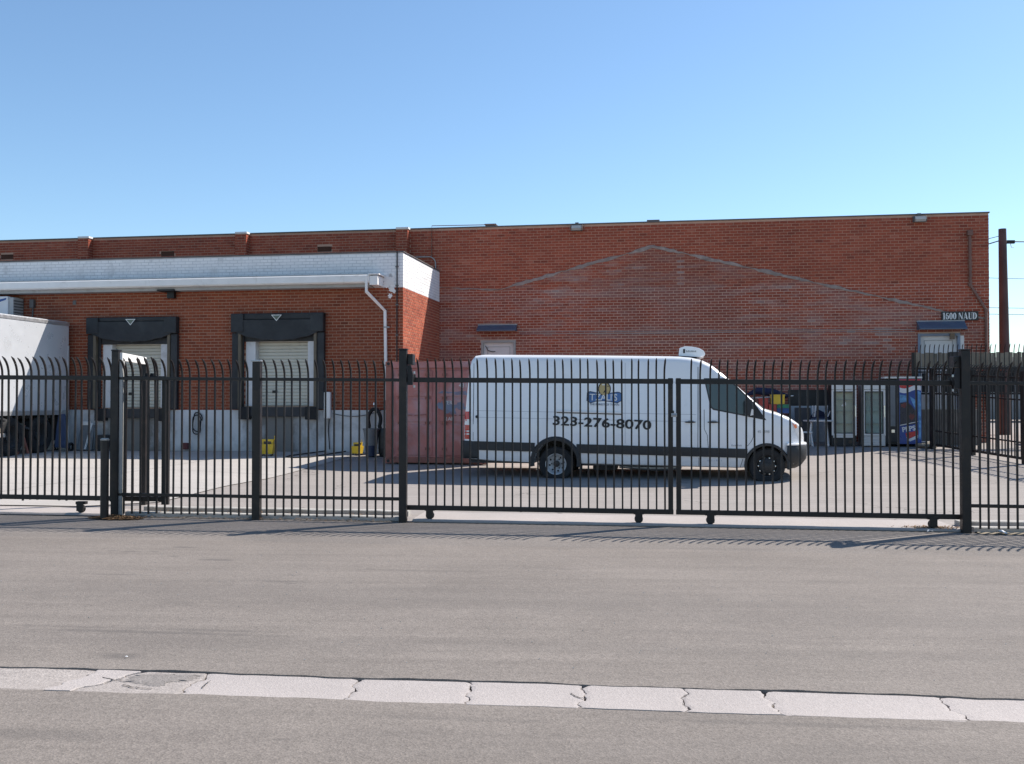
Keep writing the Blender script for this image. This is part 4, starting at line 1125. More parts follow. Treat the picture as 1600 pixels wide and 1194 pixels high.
MB().box(-0.2, 0.05, -0.04, 0.04, 0.76, 0.86).build('white_cap', M['white_trim'], t, loc=(0, 0.14, -0.06))
t = at_B('paint_bucket', 'dark lidded bucket beside the leaning board at the dock base', 'bucket', ut + 1.15, -0.40)
MB().lathe([(0.15, 0.0), (0.19, 0.40)], 18).build('pail', M['underframe'], t, smooth=40)
MB().lathe([(0.20, 0.40), (0.205, 0.43), (0.06, 0.45)], 18).build('lid', M['underframe'], t, smooth=40)

# ------------------------------------------------------------------ shipping container
ct = at_B('shipping_container', 'small faded red shipping container with its doors to the street', 'container', -2.63, -2.5, z=0.20)
CW, CDp, CH = 2.44, 2.40, 2.42
mb = MB()
k = 16
for i in range(k):
    for side in (0, 1):
        x = 0.03 if side == 0 else CW - 0.03
        y0 = 0.12 + (CDp - 0.24) * i / k; y1 = 0.12 + (CDp - 0.24) * (i + 1) / k; dd = 0.03 if i % 2 else 0.0
        dd = dd if side == 0 else -dd
        mb.add([(x + dd, y0, 0.14), (x + dd, y1, 0.14), (x + dd, y1, CH - 0.08), (x + dd, y0, CH - 0.08)], [(0, 1, 2, 3)])
mb.add([(0.03, CDp - 0.03, 0.14), (CW - 0.03, CDp - 0.03, 0.14), (CW - 0.03, CDp - 0.03, CH - 0.08), (0.03, CDp - 0.03, CH - 0.08)], [(0, 1, 2, 3)])
mb.add([(0.03, 0.05, CH - 0.05), (CW - 0.03, 0.05, CH - 0.05), (CW - 0.03, CDp - 0.03, CH - 0.05), (0.03, CDp - 0.03, CH - 0.05)], [(0, 1, 2, 3)])
mb.add([(0.03, 0.05, 0.1), (CW - 0.03, 0.05, 0.1), (CW - 0.03, CDp - 0.03, 0.1), (0.03, CDp - 0.03, 0.1)], [(0, 1, 2, 3)])
mb.build('body', M['container'], ct)
for x in (0.0, CW - 0.14):
    for y in (0.0, CDp - 0.14):
        p = MB().box(x, x + 0.14, y, y + 0.14, 0.12, CH - 0.12).build('corner_post', M['container_rust'], ct, bevel=0.01)
        for z in (0.0, CH - 0.118):
            c = MB().box(x - 0.008, x + 0.148, y - 0.008, y + 0.148, z, z + 0.118).build('corner_casting', M['container_rust'], p, bevel=0.012)
            if y == 0.0: MB().lathe([(0.038, -0.012), (0.038, -0.009)], 12, 'y', (x + 0.07, 0, z + 0.06)).build('lashing_hole', M['black_panel'], p)
MB().box(0.142, CW - 0.142, 0.0, 0.10, CH - 0.16, CH - 0.01).build('door_header', M['container'], ct, bevel=0.01)
MB().box(0.142, CW - 0.142, 0.0, 0.10, 0.02, 0.15).build('door_sill', M['container_rust'], ct, bevel=0.01)
for s in (0, 1):
    x0 = 0.15 + s * 1.075; x1 = x0 + 1.065
    d = MB().box(x0, x1, 0.055, 0.09, 0.155, CH - 0.165).build('door', M['container'], ct)
    for z0, z1 in ((0.20, 0.92), (0.99, 1.52), (1.59, 2.20)):
        MB().prism([(x0 + 0.09, z0), (x1 - 0.09, z0), (x1 - 0.09, z1), (x0 + 0.09, z1)], 0.032, 0.054).build('door_panel', M['container'], d, bevel=0.012)
    for x in (x0 + 0.20, x1 - 0.20):
        MB().tube([(x, 0.01, 0.06), (x, 0.01, CH - 0.08)], 0.019, 8).build('lock_rod', M['container_rust'], d, smooth=50)
        for z in (0.35, 0.96, 1.55, 2.1): MB().box(x - 0.05, x + 0.05, -0.005, 0.052, z - 0.03, z + 0.03).build('rod_bracket', M['container_rust'], d)
        MB().bar((x - 0.02, -0.02, 1.16), (x + 0.30 * (1 if x < x0 + 0.4 else -1), -0.02, 1.14), 0.03, 0.02).build('lock_handle', M['container_rust'], d)
    for z in (0.3, 0.95, 1.55, 2.1): MB().box(x0 - 0.05 if s == 0 else x1 - 0.03, x0 + 0.03 if s == 0 else x1 + 0.05, 0.02, 0.06, z - 0.06, z + 0.06).build('hinge', M['container_rust'], d)
d = MB()
for i, (u, z, a, b) in enumerate(((1.35, 1.36, .10, .11), (1.5, 1.33, .13, .13), (1.62, 1.28, .10, .15), (1.80, 1.36, .13, .10), (1.45, 1.68, .16, .035), (1.85, 1.66, .2, .05))):
    d.prism(blot(u, z, a, b, i + 70), 0.0275 - i * 0.0004, 0.032)
d.build('overpainted_patch', M['container_blue'], ct)
text_mesh('stencil', '431', 0.14, M['vend_white'], ct, (1.88, 0.026, 1.80), (R(90), 0, 0), 0.001)
text_mesh('stencil', 'TER', 0.12, M['vend_white'], ct, (1.52, 0.022, 1.40), (R(90), 0, 0), 0.001)
text_mesh('stencil', '1AF', 0.12, M['vend_white'], ct, (1.55, 0.026, 1.02), (R(90), 0, 0), 0.001)

# ------------------------------------------------------------------ things along the dock wall
def mop_bucket(u, n, lab, rz=0.0, sc=1.0):
    t = at_B('mop_bucket', lab, 'mop bucket', u, n, rz, group='yellow mop buckets by the dock')
    t.scale = (sc, sc, sc)
    mb = MB()
    b = [(-0.17, -0.13), (0.17, -0.13), (0.17, 0.13), (-0.17, 0.13)]
    def rg(s_, z): return [(x * s_, y * s_, z) for x, y in b]
    v = rg(1.0, 0.07) + rg(1.22, 0.36) + rg(1.12, 0.36) + rg(0.92, 0.10)
    mb.add(v, [(3, 2, 1, 0)] + [(i, (i + 1) % 4, 4 + (i + 1) % 4, 4 + i) for i in range(4)] + [(4 + i, 4 + (i + 1) % 4, 8 + (i + 1) % 4, 8 + i) for i in range(4)] + [(8 + i, 8 + (i + 1) % 4, 12 + (i + 1) % 4, 12 + i) for i in range(4)] + [(12, 13, 14, 15)])
    mb.build('tub', M['yellow'], t, bevel=0.012)
    MB().prism([(-0.14, 0.30), (0.16, 0.30), (0.18, 0.50), (-0.16, 0.50)], -0.05, 0.12).build('wringer', M['yellow'], t, bevel=0.015)
    MB().box(-0.10, 0.12, -0.056, -0.05, 0.34, 0.44).build('wringer_slot', M['logo_brown'], t)
    MB().tube([(0.16, 0.02, 0.40), (0.21, 0.02, 0.52), (0.20, 0.02, 0.60)], 0.014, 6).build('lever', M['yellow'], t, smooth=50)
    for x in (-0.13, 0.13):
        for y in (-0.09, 0.09): MB().lathe([(0.032, -0.012), (0.032, 0.012)], 10, 'x', (x, y, 0.033)).build('castor', M['rubber'], t)
u, z = B.hit(418, 708, -1.55)
mop_bucket(u, -1.55, 'yellow mop bucket out in the sun behind the thin fence post', R(8), 0.86)
u, z = B.hit(558, 706, -0.75)
mop_bucket(u, -0.75, 'yellow mop bucket in the shade beside the grey bin', R(-20), 0.66)
u, z = B.hit(580, 708, -1.05)
t = at_B('dustbin', 'grey tapered dustbin by the container with a blue lower half', 'dustbin', u, -1.05)
MB().lathe([(0.0, 0.29), (0.155, 0.29), (0.20, 0.68), (0.215, 0.68), (0.215, 0.72), (0.19, 0.72), (0.165, 0.35)], 20).build('bin_shell', M['grey_plastic'], t, smooth=40)
MB().lathe([(0.14, 0.02), (0.154, 0.288)], 20).build('bin_base', M['blue_plastic'], t, smooth=40)
t = at_B('barrel', 'black plastic barrel between the grey bin and the container', 'barrel', u + 0.34, -0.95)
MB().lathe([(0.13, 0.0), (0.17, 0.08), (0.18, 0.35), (0.17, 0.64), (0.14, 0.72), (0.0, 0.72)], 20).build('barrel_shell', M['black_panel'], t, smooth=40)
for z in (0.2, 0.5): MB().lathe([(0.180, z), (0.186, z + 0.02), (0.180, z + 0.04)], 20).build('hoop', M['black_panel'], t, smooth=40)
u, z = B.hit(585, 655, -0.22)
t = at_B('hung_hose', 'thick black hose looped over a wall hook beside the container', 'hose', u, -0.22, z=z)
c = []
for i in range(25):
    a = math.pi * (1.18 - 1.36 * i / 24); c.append((0.145 * math.cos(a) * 1.15, 0.01 * math.sin(i), 0.28 * math.sin(a) - 0.02))
c = [(-0.16, 0, -0.34)] + c + [(0.17, 0, -0.34)]
MB().tube(c, 0.05, 9).build('hose', M['rubber'], t, smooth=60)
MB().tube([(0.0, 0.2, 0.27), (0.0, 0.0, 0.18), (0.0, -0.03, 0.36)], 0.014, 6).build('hook', M['steel'], t)
MB().lathe([(0.0, 0.36), (0.026, 0.37), (0.02, 0.43), (0.0, 0.44)], 8, 'z', (0, -0.03, 0)).build('tap', M['chrome'], t, smooth=50)
# garden hose on the sunlit concrete
c = []
for (px, py) in ((530, 703), (505, 707), (475, 711), (452, 714), (447, 716), (460, 717), (485, 716), (510, 712), (540, 707)):
    fu, fn = gpt(px, py); X, Y = FF.w(fu, fn); c.append((X, Y, gz(X, Y) + 0.03))
o = MB().tube(c, 0.015, 6).build('garden_hose', M['rubber'], smooth=60)
tag(o, 'dark thin hose lying in a long loop on the sunlit concrete', 'hose')

# ------------------------------------------------------------------ coolers and drinks machine
def cooler(u, w_, h_, lab, liner, grille):
    t = at_B('glass_cooler', lab, 'cooler', u, 2.55, z=0.46, group='glass door drinks coolers')
    D_ = 0.70
    mb = MB()
    mb.box(0, 0.04, 0.0, D_, 0.02, h_); mb.box(w_ - 0.04, w_, 0.0, D_, 0.02, h_); mb.box(0.04, w_ - 0.04, D_ - 0.04, D_, 0.02, h_ - 0.002); mb.box(0.04, w_ - 0.04, 0.0, D_ - 0.04, h_ - 0.05, h_ - 0.001); mb.box(0.04, w_ - 0.04, 0.02, D_ - 0.04, 0.02, 0.30)
    mb.build('cabinet', M['cooler_body'] if grille else M['black_panel'], t)
    MB().box(0.042, w_ - 0.042, 0.10, 0.115, 0.302, h_ - 0.052).build('liner', liner, t)
    for z in (0.62, 0.95, 1.25): MB().box(0.045, w_ - 0.045, 0.02, 0.098, z, z + 0.012).build('shelf', M['steel'], t)
    MB().box(0.0, w_, -0.05, -0.002, h_ - 0.20, h_).build('light_box', M['cooler_body'], t, bevel=0.008)
    d = MB(); z0, z1 = 0.30, h_ - 0.21
    d.box(0.0, 0.05, -0.05, -0.004, z0, z1); d.box(w_ - 0.05, w_, -0.05, -0.004, z0, z1); d.box(0.05, w_ - 0.05, -0.05, -0.004, z0, z0 + 0.05); d.box(0.05, w_ - 0.05, -0.05, -0.004, z1 - 0.04, z1)
    dd = d.build('door', M['cooler_body'], t)
    q = MB(); q.box(0.052, 0.075, -0.047, -0.01, z0 + 0.052, z1 - 0.042); q.box(w_ - 0.075, w_ - 0.052, -0.047, -0.01, z0 + 0.052, z1 - 0.042); q.box(0.075, w_ - 0.075, -0.047, -0.01, z0 + 0.052, z0 + 0.072); q.box(0.075, w_ - 0.075, -0.047, -0.01, z1 - 0.062, z1 - 0.042)
    q.build('gasket', M['black_panel'], dd)
    MB().box(0.076, w_ - 0.076, -0.03, -0.02, z0 + 0.073, z1 - 0.063).build('pane', M['cooler_glass'], dd)
    MB().box(w_ - 0.045, w_ - 0.015, -0.09, -0.051, z0 + 0.5, z0 + 0.8).build('handle', M['chrome'], dd)
    if grille:
        for i in range(6): MB().prism([(-0.04, 0.03 + i * 0.042), (-0.05, 0.04 + i * 0.042), (-0.05, 0.066 + i * 0.042), (-0.04, 0.07 + i * 0.042)], 0.01, w_ - 0.01, 'yz').build('grille_slat', M['cooler_body'], t)
    else:
        MB().box(0.04, w_ - 0.04, -0.03, -0.002, 0.24, 0.30).build('kick_strip', M['cooler_body'], t)
        for x in (0.10, w_ - 0.16): MB().lathe([(0.05, 0.0), (0.05, 0.012), (0.02, 0.02)], 12, 'y', (x, -0.012, 0.13)).build('fan_cover', M['logo_brown'], t)
    for x in (0.05, w_ - 0.05):
        for y in (0.06, 0.6): MB().lathe([(0.025, 0.0), (0.02, 0.02)], 8, 'z', (x, y, 0)).build('foot', M['black_panel'], t)
    return t
c1 = cooler(8.28, 0.64, 1.73, 'empty glass door cooler with a bare lower panel, left of the pair', M['cooler_inside'], False)
MB().prism([(0.25, 1.10), (0.36, 1.20), (0.38, 1.13), (0.33, 1.06)], -0.035, -0.031).build('torn_sticker', M['paper'], c1)
c2 = cooler(9.08, 0.58, 1.73, 'glass door cooler with a slatted lower grille, next to the drinks machine', M['cooler_inside_green'], True)
for i in range(16):
    x = 0.09 + i * 0.026; MB().box(x, x + 0.006, 0.03, 0.034, 1.05 + 0.1 * rnd.random(), 1.45).build('plastic_strip', M['vend_white'], c2)
t = at_B('drinks_machine', 'tall blue drinks vending machine lettered PEPSI with a red and white wave', 'vending machine', 9.66, 2.62, z=0.46)
W_, H_ = 0.92, 1.82
MB().box(0.0, W_, 0.0, 0.72, 0.06, H_).build('cabinet', M['black_panel'], t, bevel=0.015)
x0 = 0.36; xe = 0.92
MB().box(0.02, x0 - 0.01, -0.06, -0.001, 0.12, H_ - 0.04).build('door', M['black_panel'], t, bevel=0.01)
MB().box(0.12, 0.26, -0.068, -0.061, 0.55, 1.7).build('selection_panel', M['grey_plastic'], t)
MB().box(0.16, 0.24, -0.075, -0.061, 0.38, 0.46).build('coin_slot', M['chrome'], t)
MB().box(-0.02, W_ + 0.02, -0.10, 0.74, H_ + 0.002, H_ + 0.05).build('top_trim', M['cooler_body'], t, bevel=0.008)
fr = MB().box(x0, xe, -0.075, -0.001, 0.08, H_ - 0.01).build('front_panel', M['vend_blue'], t, bevel=0.008)
def face(poly, name, mat, d): return MB().prism(poly, -0.0755 - d, -0.0745 + 0.0005).build(name, M[mat], fr)
def wavez(x, b, amp=0.045): return b + amp * math.sin((x - x0) / (xe - x0) * 2 * math.pi * 0.9 + 3.4)
xs = [x0 + 0.012 + (xe - x0 - 0.024) * i / 16 for i in range(17)]
face([(x, H_ - 0.02) for x in reversed(xs)] + [(x, wavez(x, 1.60)) for x in xs], 'red_wave', 'vend_red', 0.0010)
face([(x, wavez(x, 1.60) - 0.002) for x in reversed(xs)] + [(x, wavez(x, 1.475)) for x in xs], 'white_wave', 'vend_white', 0.0010)
face([(x0 + 0.015, 1.39), (x0 + 0.22, 1.36), (x0 + 0.22, 1.22), (x0 + 0.015, 1.18)], 'splash', 'vend_sky', 0.0010)
face([(x0 + 0.26, 1.35), (x0 + 0.46, 1.22), (x0 + 0.46, 0.95), (x0 + 0.36, 1.10)], 'splash', 'vend_sky', 0.0016)
face([(x0 + 0.47, 1.5), (xe - 0.014, 1.45), (xe - 0.014, 0.20), (x0 + 0.49, 0.22)], 'splash_edge', 'vend_sky', 0.0010)
face([(x0 + 0.015, 1.17), (x0 + 0.20, 1.20), (x0 + 0.30, 1.12), (x0 + 0.44, 0.92), (x0 + 0.46, 0.62), (x0 + 0.015, 0.56)], 'bottle_picture', 'vend_dark', 0.0022)
face(blot(x0 + 0.12, 1.10, 0.07, 0.07, 5), 'bottle_label', 'vend_maroon', 0.0028)
face(blot(x0 + 0.32, 0.80, 0.08, 0.10, 8), 'bottle_label', 'vend_maroon', 0.0028)
face([(x0 + 0.015, 0.565), (x0 + 0.47, 0.665), (x0 + 0.47, 0.685), (x0 + 0.015, 0.585)], 'white_line', 'vend_white', 0.0028)
face([(x0 + 0.15, 0.37), (x0 + 0.47, 0.44), (x0 + 0.47, 0.33), (x0 + 0.24, 0.22), (x0 + 0.17, 0.27)], 'red_wave', 'vend_red', 0.0010)
face([(x0 + 0.17, 0.265), (x0 + 0.24, 0.215), (x0 + 0.47, 0.325), (x0 + 0.47, 0.24), (x0 + 0.27, 0.15), (x0 + 0.20, 0.18)], 'white_wave', 'vend_white', 0.0012)
text_mesh('brand_lettering', 'PEPSI', 0.175, M['vend_white'], fr, (x0 + 0.265, -0.0785, 0.43), (R(90), R(-9), 0), 0.001, 0.006)
for x in (0.06, W_ - 0.06):
    for y in (0.06, 0.66): MB().lathe([(0.03, 0.0), (0.03, 0.058)], 8, 'z', (x, y, 0)).build('foot', M['iron_dark'], t)
u, z = B.hit(1449, 691, 2.3)
t = at_B('rubble_bag', 'grey lumpy sack lying at the foot of the drinks machine', 'sack', u, 2.35)
mb = MB(); mb.lathe([(0.0, 0.0), (0.20, 0.01), (0.24, 0.06), (0.2, 0.12), (0.1, 0.15), (0.0, 0.155)], 14)
mb.v = [(x * (1.15 + 0.15 * math.sin(y * 13)), y * 0.9, z * (1 + 0.2 * math.sin(x * 17 + y * 9))) for x, y, z in mb.v]
mb.build('sack', M['slat_grey'], t, smooth=60)
MB().prism([(-0.14, 0.0), (0.0, -0.05), (0.05, 0.04), (-0.1, 0.08)], 0.158, 0.17, 'xy').build('scrap', M['paper'], t)

# crates and tubs behind the van's nose
def crate(u, n, z, w_, d_, h_, mat, lab, slotted=True, cat='crate', name='storage_crate'):
    t = at_B(name, lab, cat, u, n, z=z, group='coloured crates and tubs against the wall')
    mb = MB(); e = 0.012
    mb.box(0, w_, 0, d_, 0, e); mb.box(0, w_, 0, e, e, h_); mb.box(0, w_, d_ - e, d_, e, h_); mb.box(0, e, e, d_ - e, e, h_); mb.box(w_ - e, w_, e, d_ - e, e, h_)
    mb.build('shell', mat, t)
    r = MB(); r.box(-0.012, w_ + 0.012, -0.012, 0, h_ - 0.03, h_); r.box(-0.012, w_ + 0.012, d_, d_ + 0.012, h_ - 0.03, h_); r.box(-0.012, 0, 0, d_, h_ - 0.03, h_); r.box(w_, w_ + 0.012, 0, d_, h_ - 0.03, h_)
    r.build('rim', mat, t)
    if slotted:
        for i in range(3):
            MB().box(0.03, w_ - 0.03, -0.006, -0.0005, 0.05 + i * (h_ - 0.1) / 3, 0.05 + i * (h_ - 0.1) / 3 + 0.025).build('rib', mat, t)
    return t
zc = gB(6.7, 3.2)
crate(6.42, 3.0, zc + 0.85, 0.24, 0.4, 0.42, M['red'], 'tall red slatted crate beside the van nose')
crate(6.08, 3.0, zc, 0.62, 0.45, 0.84, M['maroon'], 'large dark red crate at the bottom of the pile')
crate(6.68, 2.95, zc + 0.74, 0.20, 0.4, 0.36, M['red'], 'short red crate standing under the yellow tub')
y_ = crate(6.74, 2.95, zc + 1.11, 0.36, 0.35, 0.26, M['yellow'], 'bright yellow tub on top of the pile', False, 'tub', 'storage_tub')
crate(6.90, 3.0, zc + 1.00, 0.34, 0.38, 0.10, M['green'], 'green tub just under the yellow one', False, 'tub', 'storage_tub')
crate(6.90, 3.0, zc + 0.86, 0.34, 0.38, 0.13, M['blue'], 'blue tub under the green tub', False, 'tub', 'storage_tub')
crate(6.80, 2.9, zc, 0.46, 0.45, 0.73, M['maroon'], 'dark red crate carrying the blue tub', True)
t = at_B('folded_parasol', 'folded navy cloth parasol lying over the coloured crates', 'parasol', 6.3, 3.62, z=zc + 0.20)
MB().tube([(-0.2, 0, 1.15), (0.1, 0.0, 1.28), (0.5, 0.02, 1.24), (0.85, 0.0, 1.14), (1.0, 0, 1.12)], [0.03, 0.10, 0.12, 0.08, 0.02], 9).build('folded_canopy', M['navy_cloth'], t, smooth=60)
MB().tube([(-0.5, 0, 1.05), (1.1, 0, 1.14)], 0.016, 6).build('pole', M['white_trim'], t)
for a in (-0.35, 0.95): MB().box(a, a + 0.05, -0.03, 0.03, -0.20, 1.07).build('stand', M['iron_dark'], t)
t = at_B('plywood_sheet', 'dark flat panel leaning on the wall right of the crates', 'panel', 7.42, 3.35)
MB().box(0, 0.44, -0.02, 0.0, 0.0, 1.02).build('panel', M['dark_board'], t, rot=(R(-12), 0, 0), bevel=0.006)
MB().box(0.1, 0.2, -0.026, -0.021, 0.5, 0.62).build('worn_patch', M['wood'], t, rot=(R(-12), 0, 0))
t = at_B('plastic_table', 'white plastic garden table with thin legs beside the left cooler', 'table', 7.98, 2.75)
MB().lathe([(0.0, 0.66), (0.40, 0.66), (0.42, 0.675), (0.42, 0.70), (0.0, 0.705)], 24).build('table_top', M['white_plastic'], t, smooth=35)
for a in (0.6, 2.2, 3.75, 5.3): MB().tube([(0.26 * math.cos(a), 0.26 * math.sin(a), 0.66), (0.36 * math.cos(a), 0.36 * math.sin(a), 0.0)], [0.03, 0.022], 6).build('leg', M['white_plastic'], t, smooth=50)
t = at_B('plastic_chair', 'white plastic chair tipped upside down on the garden table', 'chair', 8.05, 3.0, z=gB(8, 3) + 0.72)
MB().prism([(-0.2, 0.0), (0.2, 0.0), (0.22, 0.05), (-0.22, 0.05)], -0.2, 0.2).build('seat', M['navy_cloth'], t, bevel=0.01)
MB().prism([(-0.26, 0.0), (0.20, 0.0), (0.12, 0.18), (-0.02, 0.25), (-0.18, 0.16)], 0.2, 0.24).build('backrest', M['navy_cloth'], t, bevel=0.01)
for a, b, c_ in ((-0.17, -0.17, -0.16), (0.17, -0.17, 0.34), (-0.17, 0.17, -0.2), (0.17, 0.17, 0.24)): MB().tube([(a, b, 0.05), (c_ * 0.9, b, 0.36)], 0.016, 6).build('leg', M['white_plastic'], t)
t = at_B('step_stool', 'pale low stool with splayed legs standing beside the garden table', 'stool', 7.62, 2.6)
MB().box(-0.16, 0.16, -0.14, 0.14, 0.36, 0.40).build('seat', M['white_plastic'], t, bevel=0.01)
for a in (-1, 1):
    for b in (-1, 1): MB().bar((a * 0.12, b * 0.1, 0.36), (a * 0.17, b * 0.14, 0.0), 0.03).build('leg', M['white_plastic'], t)

# landing with a slatted screen in front of the right door
t = at_B('door_landing', 'raised concrete landing behind dark railings under the right door', 'landing', 10.55, 2.98, z=0.0)
MB().box(0.0, 1.70, 0.30, 1.09, 0.2, 1.44).build('platform', M['grimy_base'], t)
MB().box(-0.03, 1.73, 0.27, 1.09, 1.441, 1.46).build('platform_edge', M['concrete_block'], t)

# ------------------------------------------------------------------ iron fences
def picket_mesh(z0, zrail, ztip, out, w_=0.0225, sgn=-1, key=[0]):
    """square bar, straight to the top rail and then bowed outwards (towards the street)"""
    mb = MB(); h = w_ / 2
    path = [(0, z0), (0, zrail)]
    k = 5
    for i in range(1, k + 1):
        a = i / k
        path.append((sgn * out * (a ** 2.0), zrail + (ztip - zrail) * (1 - (1 - a) ** 1.25)))
    base = 0
    for i, (y, z) in enumerate(path):
        p0 = path[max(0, i - 1)]; p1 = path[min(len(path) - 1, i + 1)]
        d = Vector((0, p1[0] - p0[0], p1[1] - p0[1])).normalized(); nrm = Vector((0, d.z, -d.y))
        wz = 0.35 if i == len(path) - 1 else 1.0
        for sx, sn in ((-1, -1), (1, -1), (1, 1), (-1, 1)):
            q = Vector((sx * h * wz, y, z)) + nrm * sn * h * wz
            mb.v.append(tuple(q))
    L = len(path)
    for i in range(L - 1):
        for j in range(4): mb.f.append((i * 4 + j, i * 4 + (j + 1) % 4, i * 4 + 4 + (j + 1) % 4, i * 4 + 4 + j)); mb.m.append(0)
    mb.f += [(3, 2, 1, 0), tuple((L - 1) * 4 + j for j in range(4))]; mb.m += [0, 0]
    return mb.mesh('picket', M['iron'])
def at_F(name, label, cat, group=None):
    return thing(name, label, cat, (*FF.o, 0), -FF.t, group)
PO = 0.16
rj = random.Random(21)
def pickets(root, us_, n, me):
    for u in us_:
        o = link('picket', me, root, (u, n, gFt(u)))
        o.rotation_euler = (rj.gauss(0, 0.003), rj.gauss(0, 0.0028), rj.gauss(0, 0.035))
        o.location.z += rj.gauss(0, 0.006)
def gFt(u): return -0.008 * u
def upx(px, py=700, n=0.0): return FF.hit(px, py, n)[0]
def rail(root, u0, u1, n, z, h, d=0.04, name='rail'):
    return MB().bar((u0, n, z + gFt(u0)), (u1, n, z + gFt(u1)), d, h, up=(0, 0, 1)).build(name, M['iron'], root, bevel=0.004)
# big gate posts
def post(px, w_, h, lab, name='gate_post', cat='gate post', group='tall square gate posts'):
    u = upx(px); X, Y = FF.w(u, 0)
    t = thing(name, lab, cat, (X, Y, gFt(u)), -FF.t, group)
    MB().box(-w_ / 2, w_ / 2, -w_ / 2, w_ / 2, -0.05, h).build('shaft', M['iron'], t, bevel=0.007)
    MB().box(-w_ / 2 - 0.006, w_ / 2 + 0.006, -w_ / 2 - 0.006, w_ / 2 + 0.006, h + 0.001, h + 0.022).build('cap', M['iron'], t, bevel=0.006)
    return t
p1 = post(181, 0.10, 2.33, 'tall square black post at the left sliding gate beside the bollard')
p2 = post(630, 0.105, 2.36, 'tall square black post at the left end of the van gate')
p3 = post(1508, 0.115, 2.38, 'tall square black post at the right end of the van gate')
for p, s, n0 in ((p2, 1, 0.06), (p3, -1, 0.06)):
    br_ = MB().box(min(0.055 * s, 0.13 * s), max(0.055 * s, 0.13 * s), 0.0, 0.20, 2.16, 2.31).build('guide_bracket', M['iron'], p, bevel=0.006)
    MB().prism([(0.06 * s, 1.88), (0.13 * s, 1.88), (0.135 * s, 2.02), (0.105 * s, 2.155), (0.06 * s, 2.155)], -0.02, 0.03).build('guide_plate', M['iron_dark'], p, bevel=0.004)
    for y in (0.055, 0.185): MB().lathe([(0.03, -0.05), (0.034, 0.0), (0.03, 0.05)], 12, 'z', (0.11 * s, y, 1.98)).build('guide_roller', M['iron_dark'], p, smooth=50)
    MB().lathe([(0.0, -0.02), (0.016, -0.015), (0.016, 0.015), (0, 0.02)], 10, 'z', (0.155 * s, -0.02, 1.86)).build('bolt', M['steel'], p, smooth=50)
    MB().lathe([(0.0, -0.02), (0.016, -0.015), (0.016, 0.015), (0, 0.02)], 10, 'z', (0.155 * s, -0.02, 2.05)).build('bolt', M['steel'], p, smooth=50)
# guide frame behind the left post
u228 = FF.hit(226, 560, 1.5)[0]
gf = at_F('gate_guide_frame', 'galvanised top bar running back from the left post to a second post', 'gate frame')
MB().bar((upx(181) + 0.056, 0.0, 2.30), (u228, 1.5, 2.30), 0.06, 0.11).build('top_bar', M['white_trim'], gf, bevel=0.004)  # white colour puts the bar's sunlit brightness into its paint
MB().box(u228 - 0.04, u228 + 0.04, 1.46, 1.54, 0.0, 2.25).build('rear_post', M['iron'], gf, bevel=0.004)
MB().box(upx(181) + 0.054, upx(181) + 0.10, -0.02, 0.05, 0.02, 2.24).build('sunlit_face_strip', M['grey_trim'], gf)  # grey strip stands in for the sunlit right face of the post
for q in (0.3, 0.55):
    MB().lathe([(0.035, -0.04), (0.04, 0.0), (0.035, 0.04)], 12, 'z', (upx(207) + q * 0.3, 0.22 + 0.1 * q, 2.03)).build('guide_roller', M['iron_dark'], gf, smooth=50)
# sliding gate on the left; it runs on behind the fixed fence
pk_gate = picket_mesh(0.20, 1.99, 2.25, PO)
lg = at_F('sliding_gate', 'left black iron sliding gate running on behind the bollard and fence', 'gate', 'sliding iron gates along the street')
n_ = 0.16
u0, u1 = -12.5, upx(259, 700, n_)
rail(lg, u0, u1, n_, 1.955, 0.062, 0.045, 'top_rail'); rail(lg, u0, u1, n_, 0.235, 0.066, 0.045, 'bottom_rail')
for u in (u1,): MB().box(u - 0.05, u + 0.05, n_ - 0.03, n_ + 0.03, 0.20, 2.0).build('end_stile', M['iron'], lg, bevel=0.005)
us_ = []
u = upx(2.5, 700, n_)
st = upx(13.8, 700, n_) - u
q = u - st * 12
while q < u1 - 0.07: us_.append(q); q += st
pickets(lg, us_, n_, pk_gate)
def gate_wheel(root, px, n):
    u = upx(px, 810, n); g0 = gFt(u) + 0.02
    wl_ = MB().lathe([(0.0, -0.03), (0.05, -0.03), (0.058, -0.02), (0.046, 0.0), (0.058, 0.02), (0.05, 0.03), (0.0, 0.03)], 16, 'y', (u, n, g0 + 0.062)).build('wheel', M['iron_dark'], root, smooth=40)
    MB().box(u - 0.05, u + 0.05, n - 0.05, n - 0.035, g0 + 0.03, 0.18 + gFt(u)).build('fork', M['iron'], wl_); MB().box(u - 0.07, u + 0.07, n - 0.034, n + 0.05, g0 + 0.125, 0.185 + gFt(u)).build('fork_top', M['iron'], wl_)
gate_wheel(lg, 127, n_)
# the pair of gate leaves in front of the van
n_ = 0.13
pk_leaf = picket_mesh(0.16, 1.985, 2.25, PO)
def leaf(pa, pb, px0, step, lab, stile_px, wheels):
    g_ = at_F('sliding_gate', lab, 'gate', 'sliding iron gates along the street')
    ua, ub = upx(pa, 700, n_), upx(pb, 700, n_)
    rail(g_, ua, ub, n_, 1.955, 0.068, 0.048, 'top_rail'); rail(g_, ua, ub, n_, 0.182, 0.066, 0.048, 'bottom_rail')
    for (sa, sb) in stile_px:
        a, b = upx(sa, 700, n_), upx(sb, 700, n_)
        MB().box(a, b, n_ - 0.026, n_ + 0.026, 0.15 + gFt(a), 2.0 + gFt(a)).build('stile', M['iron'], g_, bevel=0.004)
    k = px0; ls = []
    while k < pb - 6:
        if k > pa + 6 and not any(sa - 3 < k < sb + 3 for sa, sb in stile_px): ls.append(upx(k, 700, n_))
        k += step
    pickets(g_, ls, n_, pk_leaf)
    for x in wheels: gate_wheel(g_, x, n_)
    return g_
